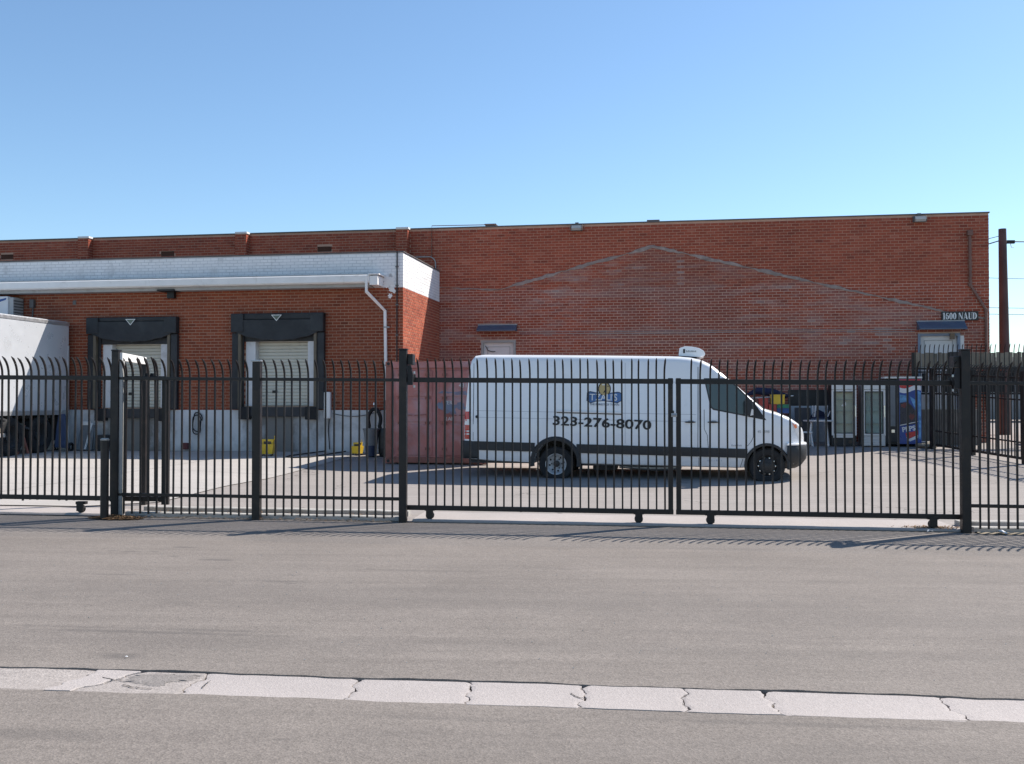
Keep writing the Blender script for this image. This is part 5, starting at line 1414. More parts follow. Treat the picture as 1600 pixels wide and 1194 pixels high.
leaf(633, 1052, 655, 13.24, 'left leaf of the van gate, black iron bars with bowed tips', [(1044, 1051.5)], (672, 998))
leaf(1056, 1503, 1066.5, 14.08, 'right leaf of the van gate, black iron bars with bowed tips', [(1056.5, 1064)], (1110, 1457))
ul = FF.hit(1053.5, 645, 0.09)[0]
lt = thing('gate_latch', 'small steel latch where the two van gate leaves meet', 'latch', (*FF.w(ul, 0.09), 1.48), -FF.t)
MB().box(-0.04, 0.035, -0.012, 0.008, -0.025, 0.025).build('latch_plate', M['steel'], lt, bevel=0.003)
MB().lathe([(0.0, -0.03), (0.014, -0.03), (0.014, 0.03), (0.0, 0.03)], 8, 'x', (0, -0.02, 0.0)).build('bolt', M['steel'], lt)
# fixed fence between the left post and the van gate
pk_fix = picket_mesh(0.045, 1.98, 2.22, PO)
ff = at_F('iron_fence', 'fixed black iron fence on a low kerb between the left post and the van gate', 'fence')
rail(ff, upx(186), upx(625), 0.0, 1.948, 0.045, 0.04, 'top_rail'); rail(ff, upx(186), upx(625), 0.0, 0.31, 0.045, 0.04, 'bottom_rail')
um = upx(401.5)
MB().box(um - 0.055, um + 0.055, -0.055, 0.055, -0.03, 2.19 + gFt(um)).build('post', M['iron'], ff, bevel=0.006)
MB().prism([(um - 0.07, -0.07), (um + 0.07, -0.07), (um + 0.07, 0.07), (um - 0.07, 0.07)], 2.191 + gFt(um), 2.215 + gFt(um), 'xy').build('post_cap', M['steel'], ff, bevel=0.006)
ls = [upx(194 + 12.85 * i) for i in range(16)] + [upx(417.3 + 13.06 * i) for i in range(16)]
pickets(ff, [u for u in ls if abs(u - um) > 0.08], 0.0, pk_fix)
# fixed fence right of the van gate
fr_ = at_F('iron_fence', 'fixed black iron fence with one bent bar right of the van gate', 'fence')
rail(fr_, upx(1515), 9.4, 0.0, 1.955, 0.042, 0.04, 'top_rail'); rail(fr_, upx(1515), 9.4, 0.0, 0.345, 0.045, 0.04, 'bottom_rail')
st = (upx(1589) - upx(1530.5)) / 4
us_ = [upx(1530.5) + st * i for i in range(24)]
pickets(fr_, [u for i, u in enumerate(us_) if i != 1], 0.0, pk_fix)
me = pk_fix.copy()
for v in me.vertices:
    z = v.co.z
    v.co.x += 0.03 * math.sin(max(0, min(1, (z - 0.35) / 1.2)) * math.pi)
o = link('picket', me, fr_, (us_[1] - 0.01, 0, gFt(us_[1]))); o['label'] = 'bent picket'
# side fence running back to the drinks machine
SA, SB = (12.35, 19.2), (10.93, 26.75)
L = math.hypot(SB[0] - SA[0], SB[1] - SA[1]); ang = math.atan2(SB[1] - SA[1], SB[0] - SA[0])
sf = thing('iron_fence', 'long black iron fence running back along the right side of the yard', 'fence', (SA[0], SA[1], 0), ang)
def gS(x): return gz(SA[0] + (SB[0] - SA[0]) * x / L, SA[1] + (SB[1] - SA[1]) * x / L)
pk_side = picket_mesh(0.10, 1.98, 2.22, 0.14, 0.022, -1)
for x in rng(0.06, L - 0.06, 0.112):
    o = link('picket', pk_side, sf, (x, 0, gS(x)))
for z, h in ((1.95, 0.045), (1.45, 0.035), (0.48, 0.035), (0.12, 0.06)):
    MB().bar((0, 0, z + gS(0)), (L / 2, 0, z + gS(L / 2)), 0.04, h).build('rail', M['iron'], sf); MB().bar((L / 2, 0, z + gS(L / 2)), (L, 0, z + gS(L)), 0.04, h).build('rail', M['iron'], sf)
for x in (0.4, 2.5, 4.05, 5.95, 7.6):
    MB().box(x - 0.055, x + 0.055, -0.055, 0.055, -0.1 + gS(x), 2.1 + gS(x)).build('post', M['iron'], sf, bevel=0.005)
# screen in front of the landing: bowed bars above weathered slats
uL = B.hit(1427, 560, 2.95)[0]
sc = at_B('landing_screen', 'high black railing backed with weathered vertical slats below the right door', 'railing', uL, 2.95, z=0.0)
SW = 3.05
pk_sc = picket_mesh(1.85, 2.93, 3.20, 0.12, 0.018, -1)
for x in rng(0.05, SW + 0.9, 0.118): link('picket', pk_sc, sc, (x, -0.03, 0))
for z, h in ((2.55, 0.05), (2.46, 0.04), (1.88, 0.05)): MB().bar((0, 0.0, z), (SW + 1.0, 0.0, z), 0.035, h).build('rail', M['iron'], sc)
for i, x in enumerate(rng(0.0, SW - 0.10, 0.105)):
    MB().box(x, x + 0.098, 0.02 + 0.008 * (i % 2), 0.035 + 0.008 * (i % 2), 2.585, 2.975 + 0.015 * math.sin(i * 2.3)).build('slat', M['slat_grey'], sc)
for x in (0.0, 0.92, SW): MB().box(x - 0.035, x + 0.035, -0.0, 0.06, 0.2, 2.99).build('post', M['iron'], sc)
MB().box(0.93, 1.32, -0.012, 0.016, 2.40, 3.0).build('dark_board', M['dark_board'], sc)
for x in rng(0.06, SW + 0.9, 0.24): MB().bar((x, 0.04, 1.92), (x, 0.04, 2.43), 0.16, 0.012).build('dark_infill', M['iron_dark'], sc)

# bollard in front of the left gate
u = upx(163, 812); u = FF.hit(163, 812, -0.28)[0]; X, Y = FF.w(u, -0.28)
t = thing('bollard', 'round rusty black pipe bollard in front of the left sliding gate', 'bollard', (X, Y, gFt(u) - 0.02))
MB().lathe([(0.056, -0.05), (0.056, 1.10)], 18).build('pipe', M['iron'], t, smooth=40)
MB().lathe([(0.060, 1.101), (0.062, 1.115), (0.045, 1.13), (0.0, 1.135)], 18).build('cap', M['concrete_block'], t, smooth=40)

# ------------------------------------------------------------------ the van
van = thing('delivery_van', 'long white delivery van with a phone number and logo on its side', 'van', (*V.o, 0.0), -V.t)
VW = 1.98
def lerp_tab(tab, x):
    if x <= tab[0][0]: return tab[0][1]
    for (a, b), (c, d) in zip(tab, tab[1:]):
        if x <= c: return b + (d - b) * (x - a) / (c - a)
    return tab[-1][1]
TOP = [(-1.97, 1.30), (-1.945, 1.55), (-1.90, 2.05), (-1.86, 2.42), (-1.82, 2.58), (-1.75, 2.655), (-1.62, 2.675), (0.0, 2.655), (1.5, 2.63), (2.55, 2.61), (2.80, 2.585), (3.00, 2.535), (3.20, 2.44), (3.45, 2.24), (3.75, 1.975), (4.05, 1.70), (4.22, 1.545), (4.30, 1.505), (4.55, 1.43), (4.80, 1.325), (4.95, 1.225), (5.04, 1.13), (5.09, 1.02)]
BOT = [(-1.97, 0.46), (-1.7, 0.44), (-1.4, 0.41), (-0.57, 0.375), (0.57, 0.365), (3.7, 0.315), (4.7, 0.36), (5.09, 0.42)]
PLAN = [(-1.97, 0.10), (-1.93, 0.05), (-1.86, 0.015), (-1.75, 0.0), (3.9, 0.0), (4.3, 0.015), (4.6, 0.05), (4.85, 0.13), (4.98, 0.24), (5.05, 0.37), (5.09, 0.52)]
def side(s, z):
    """near-side skin: inset from the widest line"""
    q = lerp_tab(PLAN, s)
    if z > 1.15: q += 0.085 * (z - 1.15) / 1.25
    if z < 0.65: q += 0.03 * (0.65 - z) / 0.3
    return q
ARCH = [(0.0, 0.40, 0.455), (4.31, 0.37, 0.405)]
def bottom(s):
    b = lerp_tab(BOT, s)
    for c, zc_, r in ARCH:
        if abs(s - c) < r: b = max(b, zc_ + math.sqrt(r * r - (s - c) ** 2))
    return b
ss = sorted(set([round(x, 4) for x in rng(-1.97, 5.09, 0.12)] + [a for a, b in TOP] + [a for a, b in PLAN] + [round(c + r * math.cos(math.pi * i / 14), 4) for c, z_, r in ARCH for i in range(15)] + [round(c + sg * (r + 0.003), 4) for c, z_, r in ARCH for sg in (-1, 1)]))
mb = MB(); NS = 10
rings = []
for s in ss:
    H = lerp_tab(TOP, s); b = bottom(s)
    r = min(0.15, (H - b) * 0.3)
    if s > 3.3: r = 0.15 - 0.05 * min(1, (s - 3.3) / 0.9)
    half = [(side(s, b) + 0.03, b)]
    for i in range(NS):
        z = b + 0.02 + (H - r - b - 0.02) * i / (NS - 1); half.append((side(s, z), z))
    qs = side(s, H - r)
    for i in range(1, 5):
        a = math.pi / 2 * i / 4; half.append((qs + r * (1 - math.cos(a)), H - r + r * math.sin(a) * 0.93))
    half.append((qs + r + 0.25 * (VW / 2 - qs - r), H + 0.0)); half.append((qs + r + 0.6 * (VW / 2 - qs - r), H + 0.018))
    full_ = half + [(VW / 2, H + 0.022)] + [(VW - q, z) for q, z in reversed(half)]
    rings.append([(s, q, z) for q, z in full_])
nr = len(rings[0])
for rg_ in rings: mb.v += rg_
for i in range(len(ss) - 1):
    for j in range(nr):
        mb.f.append((i * nr + j, (i + 1) * nr + j, (i + 1) * nr + (j + 1) % nr, i * nr + (j + 1) % nr)); mb.m.append(0)
mb.f += [tuple(range(nr)), tuple((len(ss) - 1) * nr + j for j in reversed(range(nr)))]; mb.m += [0, 0]
body = mb.build('body', M['van_white'], van, smooth=32)

def patch(name, poly, mat, eps=0.006, parent=van, cuts=3, far=False, thick=0.0):
    """a panel that lies on the van's skin; poly in (s, z)"""
    bm = bmesh.new()
    vs_ = [bm.verts.new((p[0], 0, p[1])) for p in poly]
    bm.faces.new(vs_)
    bmesh.ops.triangulate(bm, faces=bm.faces)
    for _ in range(2):
        if cuts: bmesh.ops.subdivide_edges(bm, edges=[e for e in bm.edges if e.calc_length() > 0.10], cuts=1, use_grid_fill=False)
        bmesh.ops.triangulate(bm, faces=bm.faces)
    for v in bm.verts:
        q = side(v.co.x, v.co.z) - eps
        v.co.y = VW - q if far else q
    if thick:
        g_ = bmesh.ops.extrude_face_region(bm, geom=bm.faces[:])
        for e in g_['geom']:
            if isinstance(e, bmesh.types.BMVert): e.co.y += -thick if not far else thick
    bmesh.ops.recalc_face_normals(bm, faces=bm.faces)
    me = bpy.data.meshes.new(name); bm.to_mesh(me); bm.free(); me.materials.append(mat)
    if not thick:                       # face outwards
        for p in me.polygons:
            if (p.normal.y > 0) != far: p.flip()
    return link(name, me, parent)
# black side band in lengths, arch trims
def band(s): return 0.79 - 0.022 * s
for a, b in ((-1.76, -0.44), (0.44, 3.92)):
    k = 14
    patch('side_band', [(a + (b - a) * i / k, band(a + (b - a) * i / k) - 0.185) for i in range(k + 1)] + [(a + (b - a) * i / k, band(a + (b - a) * i / k)) for i in range(k, -1, -1)], M['van_black'], 0.002, thick=0.022)
for (c, zc_, r), wd in zip(ARCH, (0.085, 0.05)):
    mb = MB(); k = 20
    rr = [(r - 0.006, 0.0), (r - 0.006, -0.03), (r + wd * 0.6, -0.035), (r + wd, 0.0)]
    for i in range(k + 1):
        a = math.pi * (1.06 - 1.12 * i / k)
        for (q, d) in rr:
            s_ = c + q * math.cos(a); z_ = zc_ + q * math.sin(a); mb.v.append((s_, side(min(s_, 4.6), max(z_, 0.6)) + d, z_))
    for i in range(k):
        for j in range(3): mb.f.append((i * 4 + j, i * 4 + 4 + j, i * 4 + 5 + j, i * 4 + 1 + j)); mb.m.append(0)
    mb.build('arch_trim', M['van_black'], van, smooth=40)
    MB().box(c - r - 0.02, c + r + 0.02, 0.75, 1.2, 0.45, zc_ + r + 0.02).build('wheel_well', M['black_panel'], van)
# bumpers
def bumper(name, outline, levels, mat):
    mb = MB(); k = len(outline)
    for z, sc_, ds in levels:
        for (s_, q) in outline: mb.v.append((s_ + ds * (1 if s_ > 0 else -1), VW / 2 + (q - VW / 2) * sc_, z))
    for i in range(len(levels) - 1):
        for j in range(k): mb.f.append((i * k + j, i * k + (j + 1) % k, (i + 1) * k + (j + 1) % k, (i + 1) * k + j)); mb.m.append(0)
    mb.f += [tuple(reversed(range(k))), tuple((len(levels) - 1) * k + j for j in range(k))]; mb.m += [0, 0]
    return mb.build(name, mat, van, smooth=35)
fo = [(4.70, 0.025), (4.86, 0.075), (4.99, 0.16), (5.09, 0.30), (5.14, 0.52)]
fo = fo + [(s_, VW - q) for s_, q in reversed(fo)]
bumper('front_bumper', fo, [(0.30, 0.86, -0.20), (0.36, 0.93, -0.10), (0.50, 1.0, 0.0), (0.62, 1.012, 0.012), (0.755, 1.01, 0.01), (0.775, 1.0, 0.0)], M['van_black'])
bumper('bumper_step', fo, [(0.777, 1.0, 0.004), (0.80, 1.01, 0.012), (0.83, 0.99, 0.0)], M['van_white'])
ro = [(-1.66, -0.012), (-1.86, -0.005), (-1.96, 0.03), (-2.02, 0.12)]
ro = ro + [(s_, VW - q) for s_, q in reversed(ro)]
bumper('rear_bumper', ro, [(0.46, 0.97, 0.0), (0.50, 1.0, 0.0), (0.80, 1.0, 0.0), (0.835, 0.985, -0.0)], M['van_black'])
# floor pan, tank and axles
mb = MB().box(-1.85, -0.55, 0.15, VW - 0.15, 0.36, 0.44); mb.box(0.55, 3.8, 0.12, VW - 0.12, 0.325, 0.38)
mb.build('floor_pan', M['underframe'], van)
MB().box(0.75, 1.25, 0.35, 1.0, 0.22, 0.324).build('fuel_tank', M['underframe'], van, bevel=0.03)
MB().tube([(1.3, 0.5, 0.29), (2.0, 0.45, 0.27), (2.4, 0.42, 0.28), (2.6, 0.42, 0.30)], [0.03, 0.06, 0.06, 0.03], 8).build('exhaust', M['steel'], van, smooth=50)
# wheels
def wheel(s, q, name, dual, out):
    R_ = 0.362
    w_ = tyre(MB(), 'y', (0, 0, 0), R_, 0.215, 32).build(name, M['rubber'], van, smooth=40, loc=(s, q, R_ - 0.006))
    f = out
    if dual:
        MB().lathe([(0.215, 0.07 * f), (0.222, 0.10 * f), (0.212, 0.095 * f), (0.195, 0.03 * f), (0.17, -0.06 * f), (0.10, -0.085 * f), (0.075, -0.05 * f), (0.0, -0.05 * f)], 28, 'y', cap=False).build('rim', M['rim'], w_, smooth=40)
        for i in range(8):
            a = 2 * math.pi * i / 8 + 0.2; MB().lathe([(0.0, 0), (0.022, 0.0), (0.022, 0.008 * f)], 10, 'y', (0.152 * math.cos(a), -0.068 * f, 0.152 * math.sin(a))).build('hand_hole', M['black_panel'], w_)
        for i in range(6):
            a = 2 * math.pi * i / 6; MB().lathe([(0.0, 0.03 * f), (0.012, 0.03 * f), (0.014, 0.0)], 8, 'y', (0.105 * math.cos(a), -0.085 * f, 0.105 * math.sin(a))).build('wheel_nut', M['iron_dark'], w_)
        MB().lathe([(0.07, -0.05 * f), (0.065, 0.0), (0.0, 0.01 * f)], 16, 'y').build('hub', M['rim_dark'], w_, smooth=40)
    else:
        MB().lathe([(0.215, 0.085 * f), (0.222, 0.10 * f), (0.205, 0.09 * f), (0.185, 0.05 * f), (0.15, 0.085 * f), (0.11, 0.10 * f), (0.0, 0.11 * f)], 28, 'y', cap=False).build('rim', M['rim_dark'], w_, smooth=40)
        for i in range(10):
            a = 2 * math.pi * i / 10; MB().lathe([(0.0, 0.012 * f), (0.016, 0.01 * f), (0.018, 0.0)], 8, 'y', (0.166 * math.cos(a), 0.062 * f, 0.166 * math.sin(a))).build('wheel_trim_stud', M['chrome'], w_)
        MB().lathe([(0.075, 0.10 * f), (0.07, 0.135 * f), (0.0, 0.145 * f)], 16, 'y').build('hub', M['rim_dark'], w_, smooth=40)
wheel(0.0, 0.13, 'wheel', True, -1); wheel(0.0, 0.38, 'wheel', True, -1); wheel(0.0, VW - 0.13, 'wheel', True, 1); wheel(0.0, VW - 0.38, 'wheel', True, 1)
wheel(4.31, 0.14, 'wheel', False, -1); wheel(4.31, VW - 0.14, 'wheel', False, 1)
MB().tube([(0, 0.4, 0.36), (0, 1.6, 0.36)], 0.07, 10).build('rear_axle', M['underframe'], van)
MB().box(0.50, 0.53, 0.05, 0.36, 0.16, 0.5).build('mud_flap', M['rubber'], van)
# glass
for far in (False, True):
    gl = patch('side_window', [(3.08, 2.12), (3.50, 2.12), (3.60, 2.06), (4.04, 1.62), (3.93, 1.385), (3.26, 1.52), (3.21, 1.56)], M['glass'], 0.005, far=far)
    patch('window_seal', [(3.055, 2.145), (3.51, 2.145), (3.62, 2.08), (4.07, 1.63), (4.04, 1.62), (3.60, 2.06), (3.50, 2.12), (3.08, 2.12)], M['van_black'], 0.004, gl, far=far)
    patch('window_seal', [(3.055, 2.145), (3.08, 2.12), (3.21, 1.56), (3.26, 1.52), (3.93, 1.385), (3.93, 1.36), (3.24, 1.495), (3.185, 1.55)], M['van_black'], 0.004, gl, far=far)
    patch('quarter_trim', [(3.93, 1.36), (4.04, 1.62), (4.07, 1.63), (4.13, 1.50), (4.30, 1.285)], M['van_black'], 0.005, far=far)
    MB().add([(3.66, (0.115 if not far else VW - 0.115), 2.02), (3.70, (0.112 if not far else VW - 0.112), 1.98), (3.74, (0.045 if not far else VW - 0.045), 1.41), (3.70, (0.047 if not far else VW - 0.047), 1.42)], [(0, 1, 2, 3)]).build('window_divider', M['van_black'], gl)
    patch('headlight', [(4.80, 1.245), (4.92, 1.20), (5.01, 1.10), (5.045, 0.98), (5.04, 0.86), (4.98, 0.85), (4.90, 1.0)], M['lens_white'], 0.006, far=far)
    patch('turn_signal', [(4.82, 1.232), (4.905, 1.203), (4.925, 1.135), (4.875, 1.115)], M['lens_amber'], 0.010, far=far)
    # tail light
    tl = patch('tail_light', [(-1.955, 1.455), (-1.83, 1.455), (-1.83, 0.87), (-1.96, 0.87)], M['lens_red'], 0.012, far=far)
    for z0, z1 in ((1.17, 1.29), (1.02, 1.055), (0.96, 0.995)):
        patch('clear_lens', [(-1.955, z1), (-1.835, z1), (-1.835, z0), (-1.957, z0)], M['lens_white'], 0.017, tl, far=far)
    # mirror
    sg = 1 if not far else -1; oy = 0 if not far else VW
    mi = MB().prism([(3.86, 1.40), (3.98, 1.38), (4.02, 1.48), (4.0, 1.70), (3.92, 1.73), (3.85, 1.68)], oy - sg * 0.28, oy - sg * 0.06).build('mirror', M['van_black'], van, bevel=0.02)
    MB().prism([(3.93, 1.36), (4.04, 1.38), (4.05, 1.52), (4.00, 1.53)], oy - sg * 0.10, oy + sg * 0.03).build('mirror_arm', M['van_black'], mi)
    MB().prism([(3.96, 1.38), (4.035, 1.40), (4.03, 1.50), (3.99, 1.52)], oy - sg * 0.287, oy - sg * 0.281).build('mirror_indicator', M['lens_white'], mi)
# windscreen on the sloping front
mb = MB(); sl_ = rng(3.16, 4.16, 0.1)
for s in sl_:
    H = lerp_tab(TOP, s); qs = side(s, H - 0.1) + 0.17
    for j in range(9):
        q = qs + (VW - 2 * qs) * j / 8; cz = 0.022 * (1 - (2 * j / 8 - 1) ** 2)
        mb.v.append((s + 0.006, q, H + cz + 0.008))
for i in range(len(sl_) - 1):
    for j in range(8): mb.f.append((i * 9 + j, i * 9 + j + 1, i * 9 + 10 + j, i * 9 + 9 + j)); mb.m.append(0)
mb.build('windscreen', M['glass'], van, smooth=60)
MB().bar((4.26, 0.5, 1.545), (4.14, 1.1, 1.645), 0.02, 0.02).build('wiper', M['van_black'], van)
MB().bar((4.26, 1.2, 1.545), (4.14, 1.75, 1.645), 0.02, 0.02).build('wiper', M['van_black'], van)
MB().prism([(0.62, 0.86), (VW - 0.62, 0.86), (VW - 0.66, 1.0), (0.66, 1.0)], 5.085, 5.11, 'yz').build('grille', M['van_black'], van)
# seams, creases, handles, cap
def seam(pts, w_=0.012, mat=None, eps=0.003):
    L_ = [(p[0] - w_ / 2, p[1]) for p in pts]; Q_ = [(p[0] + w_ / 2, p[1]) for p in reversed(pts)]
    patch('seam', L_ + Q_, mat or M['seam'], eps)
def hseam(a, b, z0, z1, w_=0.010, mat=None):
    patch('crease', [(a, z0 - w_ / 2), (b, z1 - w_ / 2), (b, z1 + w_ / 2), (a, z0 + w_ / 2)], mat or M['crease'], 0.0025)
seam([(-1.76, 2.48), (-1.755, 1.6), (-1.76, 0.85)], 0.010)
seam([(1.45, 2.47), (1.45, 1.6), (1.45, 0.80)], 0.009, M['crease'])
seam([(2.94, 2.38), (2.94, 1.6), (2.93, 0.72)], 0.012)
seam([(2.95, 0.52), (2.95, 0.33)], 0.010)
seam([(3.06, 1.5), (3.06, 1.10), (3.12, 0.98), (3.14, 0.72)], 0.010)
seam([(4.04, 1.30), (4.04, 0.95), (4.00, 0.86), (3.92, 0.76)], 0.010)
seam([(3.83, 0.50), (3.78, 0.33)], 0.010)
hseam(-1.70, 2.90, 1.475, 1.40); hseam(-1.70, 2.90, 1.335, 1.25); hseam(-1.70, 2.90, 2.14, 2.06)
for a in (2.66, 3.12):
    mb = MB().prism(ell(a + 0.115, 1.245, 0.115, 0.017, 14)[:-1], side(a, 1.24) - 0.035, side(a, 1.24) - 0.004)
    hd = mb.build('door_handle', M['van_black'], van, bevel=0.004)
    MB().prism(ell(a + 0.13, 1.26, 0.06, 0.028, 14)[:-1], side(a, 1.24) - 0.006, side(a, 1.24) - 0.002).build('handle_recess', M['crease'], hd)
MB().lathe([(0.032, -0.008), (0.026, -0.014), (0.0, -0.015)], 14, 'y', (-1.68, 0.0, 1.345)).build('side_marker', M['van_black'], van)
MB().box(2.42, 2.45, -0.012, 0.004, 1.36, 1.48).build('door_stop', M['van_black'], van)
hs = patch('side_rail', [(0.02, 1.435), (1.38, 1.40), (1.38, 1.44), (0.02, 1.475)], M['tan'], 0.004, thick=0.02)
patch('side_rail_edge', [(0.02, 1.426), (1.38, 1.391), (1.38, 1.399), (0.02, 1.434)], M['seam'], 0.006)
patch('side_rail_top', [(0.02, 1.450), (1.38, 1.415), (1.38, 1.442), (0.02, 1.477)], M['white_trim'], 0.027)
# number on the side
text_mesh('phone_number', '323-276-8070', 0.265, M['letter_black'], van, (0.955, -0.008, 1.135), (R(90), R(2.6), 0), 0.001, 0.0055, sx=1.38)
text_mesh('fleet_mark', '4S 1398', 0.075, M['grey_trim'], van, (4.24, side(4.24, 1.1) - 0.012, 1.03), (R(90), 0, R(3)), 0.001)
def faint_marks(name, s0, z0, n, parent=van, y=None, mat='crease'):
    """a line of lettering too small to read in the photograph: a row of short strokes"""
    mb = MB(); rr = random.Random(n)
    x = s0
    for i in range(n):
        w_ = rr.uniform(0.012, 0.03); q = (side(x, z0) - 0.005) if y is None else y
        mb.box(x, x + w_, q, q + 0.003, z0, z0 + rr.uniform(0.025, 0.04)); x += w_ + rr.choice((0.008, 0.008, 0.03))
    o = mb.build(name, M[mat], parent); o['kind'] = 'stuff'
faint_marks('faint_lettering', 3.12, 0.445, 9)
faint_marks('faint_lettering', 3.60, 0.755, 6)
# logo: a scalloped blue shield under a round portrait
lg_ = patch('logo_shield', [(0.655, 1.855), (0.72, 1.885), (0.80, 1.865), (0.99, 1.825), (1.18, 1.845), (1.29, 1.87), (1.33, 1.865), (1.38, 1.835), (1.38, 1.68), (1.33, 1.655), (1.29, 1.625), (1.14, 1.660), (0.99, 1.675), (0.84, 1.665), (0.72, 1.625), (0.70, 1.655), (0.645, 1.685)], M['logo_navy'], 0.004)
patch('shield_face', [(0.668, 1.845), (0.72, 1.865), (0.80, 1.85), (0.99, 1.81), (1.18, 1.83), (1.29, 1.852), (1.32, 1.85), (1.367, 1.825), (1.367, 1.69), (1.32, 1.668), (1.28, 1.645), (1.14, 1.675), (0.99, 1.69), (0.84, 1.68), (0.725, 1.645), (0.71, 1.665), (0.658, 1.695)], M['logo_blue'], 0.007, lg_)
cx, cz = 1.02, 1.93
patch('portrait_ring', ell(cx, cz, 0.133, 0.150, 24)[:-1], M['logo_brown'], 0.010, lg_)
patch('portrait', ell(cx, cz, 0.112, 0.128, 24)[:-1], M['logo_tan'], 0.013, lg_)
patch('portrait_mark', [(cx - 0.03, cz - 0.09), (cx + 0.03, cz - 0.06), (cx + 0.05, cz - 0.02), (cx + 0.03, cz - 0.005), (cx, cz - 0.03)], M['logo_brown'], 0.016, lg_)
patch('portrait_mark', ell(cx + 0.02, cz + 0.035, 0.012, 0.010, 8)[:-1], M['logo_brown'], 0.016, lg_)
patch('portrait_mark', ell(cx + 0.075, cz + 0.055, 0.018, 0.012, 8)[:-1], M['logo_brown'], 0.016, lg_)
patch('portrait_mark', [(cx - 0.05, cz + 0.075), (cx + 0.03, cz + 0.075), (cx + 0.03, cz + 0.10), (cx - 0.05, cz + 0.10)], M['sign_white'], 0.016, lg_)
rx = -math.atan(0.085 / 1.25)
text_mesh('logo_lettering', "ZALI'S", 0.195, M['sign_white'], lg_, (1.06, side(1, 1.76) - 0.014, 1.690), (R(90) + rx, R(1.2), 0), 0.001, 0.003, sx=0.86)
text_mesh('logo_lettering', 'T', 0.20, M['sign_white'], lg_, (0.765, side(1, 1.76) - 0.014, 1.690), (R(90) + rx, R(1.2), 0), 0.001, 0.0)
text_mesh('logo_tagline', 'THE PUREST OF TOWN', 0.058, M['logo_navy'], lg_, (1.02, side(1, 1.62) - 0.012, 1.585), (R(90) + rx, R(1.2), 0), 0.001, 0.0)
# cooling unit on the roof
ru = MB()
pr = [(2.545, 2.625), (2.56, 2.785), (2.68, 2.825), (2.82, 2.815), (2.97, 2.785), (3.06, 2.73), (3.095, 2.665), (3.08, 2.62), (3.0, 2.595)]
ru.prism(pr, 0.42, 1.56)
rf = ru.build('roof_unit', M['van_white'], van, bevel=0.014)
MB().box(2.64, 2.68, 0.412, 0.419, 2.68, 2.765).build('intake_grille', M['van_black'], rf)
faint_marks('faint_lettering', 2.70, 2.70, 8, rf, 0.413, 'grey_trim')
MB().box(2.56, 3.0, 0.5, 1.48, 2.60, 2.622).build('unit_base', M['seam'], rf)

# ------------------------------------------------------------------ beyond the yard on the right
def carlike(name, lab, X, Y, rz):
    t = thing(name, lab, 'car', (X, Y, gz(X, Y)), rz)
    prof = [(-2.2, 0.55, 0.75), (-2.05, 0.4, 0.92), (-1.3, 0.3, 1.0), (-0.7, 0.3, 1.42), (0.3, 0.3, 1.45), (1.0, 0.3, 0.98), (1.8, 0.32, 0.88), (2.15, 0.4, 0.7)]
    mb = MB()
    for s, b, h in prof:
        for q, z in ((-0.80, b), (-0.88, b + 0.15), (-0.86, min(h, 0.9)), (-0.66 if h > 1.1 else -0.8, h), (0.66 if h > 1.1 else 0.8, h), (0.86, min(h, 0.9)), (0.88, b + 0.15), (0.80, b)): mb.v.append((s, q, z))
    for i in range(len(prof) - 1):
        for j in range(8): mb.f.append((i * 8 + j, i * 8 + (j + 1) % 8, i * 8 + 8 + (j + 1) % 8, i * 8 + 8 + j)); mb.m.append(0)
    mb.f += [tuple(range(8)), tuple(56 + j for j in range(8))]; mb.m += [0, 0]
    mb.build('body', M['car_white'], t, smooth=35)
    for sgn in (-1, 1):
        MB().add([(-0.95, sgn * 0.872, 0.96), (-0.62, sgn * 0.70, 1.36), (0.28, sgn * 0.70, 1.38), (0.78, sgn * 0.872, 0.98)], [(0, 1, 2, 3)]).build('side_window', M['glass'], t)
        for s in (-1.35, 1.35):
            w_ = tyre(MB(), 'y', (0, 0, 0), 0.31, 0.2, 20).build('wheel', M['rubber'], t, smooth=40, loc=(s, sgn * 0.78, 0.31)); MB().lathe([(0.0, sgn * 0.09), (0.17, sgn * 0.09), (0.19, sgn * 0.06)], 16, 'y').build('rim', M['rim'], w_)
    return t
carlike('parked_car', 'white car parked behind the side fence at the right edge', 15.4, 26.2, R(100))
# utility pole and wires
t = thing('utility_pole', 'brown wooden utility pole rising behind the right end of the warehouse', 'utility pole', (15.4, 32.0, 0.0))
MB().tube([(0, 0, -0.3), (0, 0, 3.5), (-0.03, 0, 7.08)], [0.165, 0.15, 0.115], 14).build('pole', M['pole'], t, smooth=60)
MB().box(0.10, 0.34, -0.05, 0.05, 6.62, 6.72).build('bracket', M['iron_dark'], t)
MB().tube([(0.22, 0, 6.62), (0.26, 0.02, 6.50), (0.34, 0.02, 6.49)], 0.01, 5).build('hook', M['steel'], t)
def wire(pts, sag, r, lab):
    (x0, y0, z0), (x1, y1, z1) = pts
    p = [(x0 + (x1 - x0) * q, y0 + (y1 - y0) * q, z0 + (z1 - z0) * q - sag * 4 * q * (1 - q)) for q in [i / 12 for i in range(13)]]
    tag(MB().tube(p, r, 5).build('overhead_wire', M['wire'], smooth=60), lab, 'wire', 'overhead wires')
wire([(15.7, 32, 6.68), (34, 36, 8.9)], 0.5, 0.018, 'dark wire climbing right from the bracket on the utility pole')
wire([(15.25, 32, 6.70), (3.0, 52, 5.5)], 0.6, 0.018, 'dark wire dropping from the utility pole behind the warehouse')
wire([(15.25, 32, 6.85), (3.0, 52, 6.3)], 0.5, 0.010, 'thinnest wire leaving the left side of the utility pole')
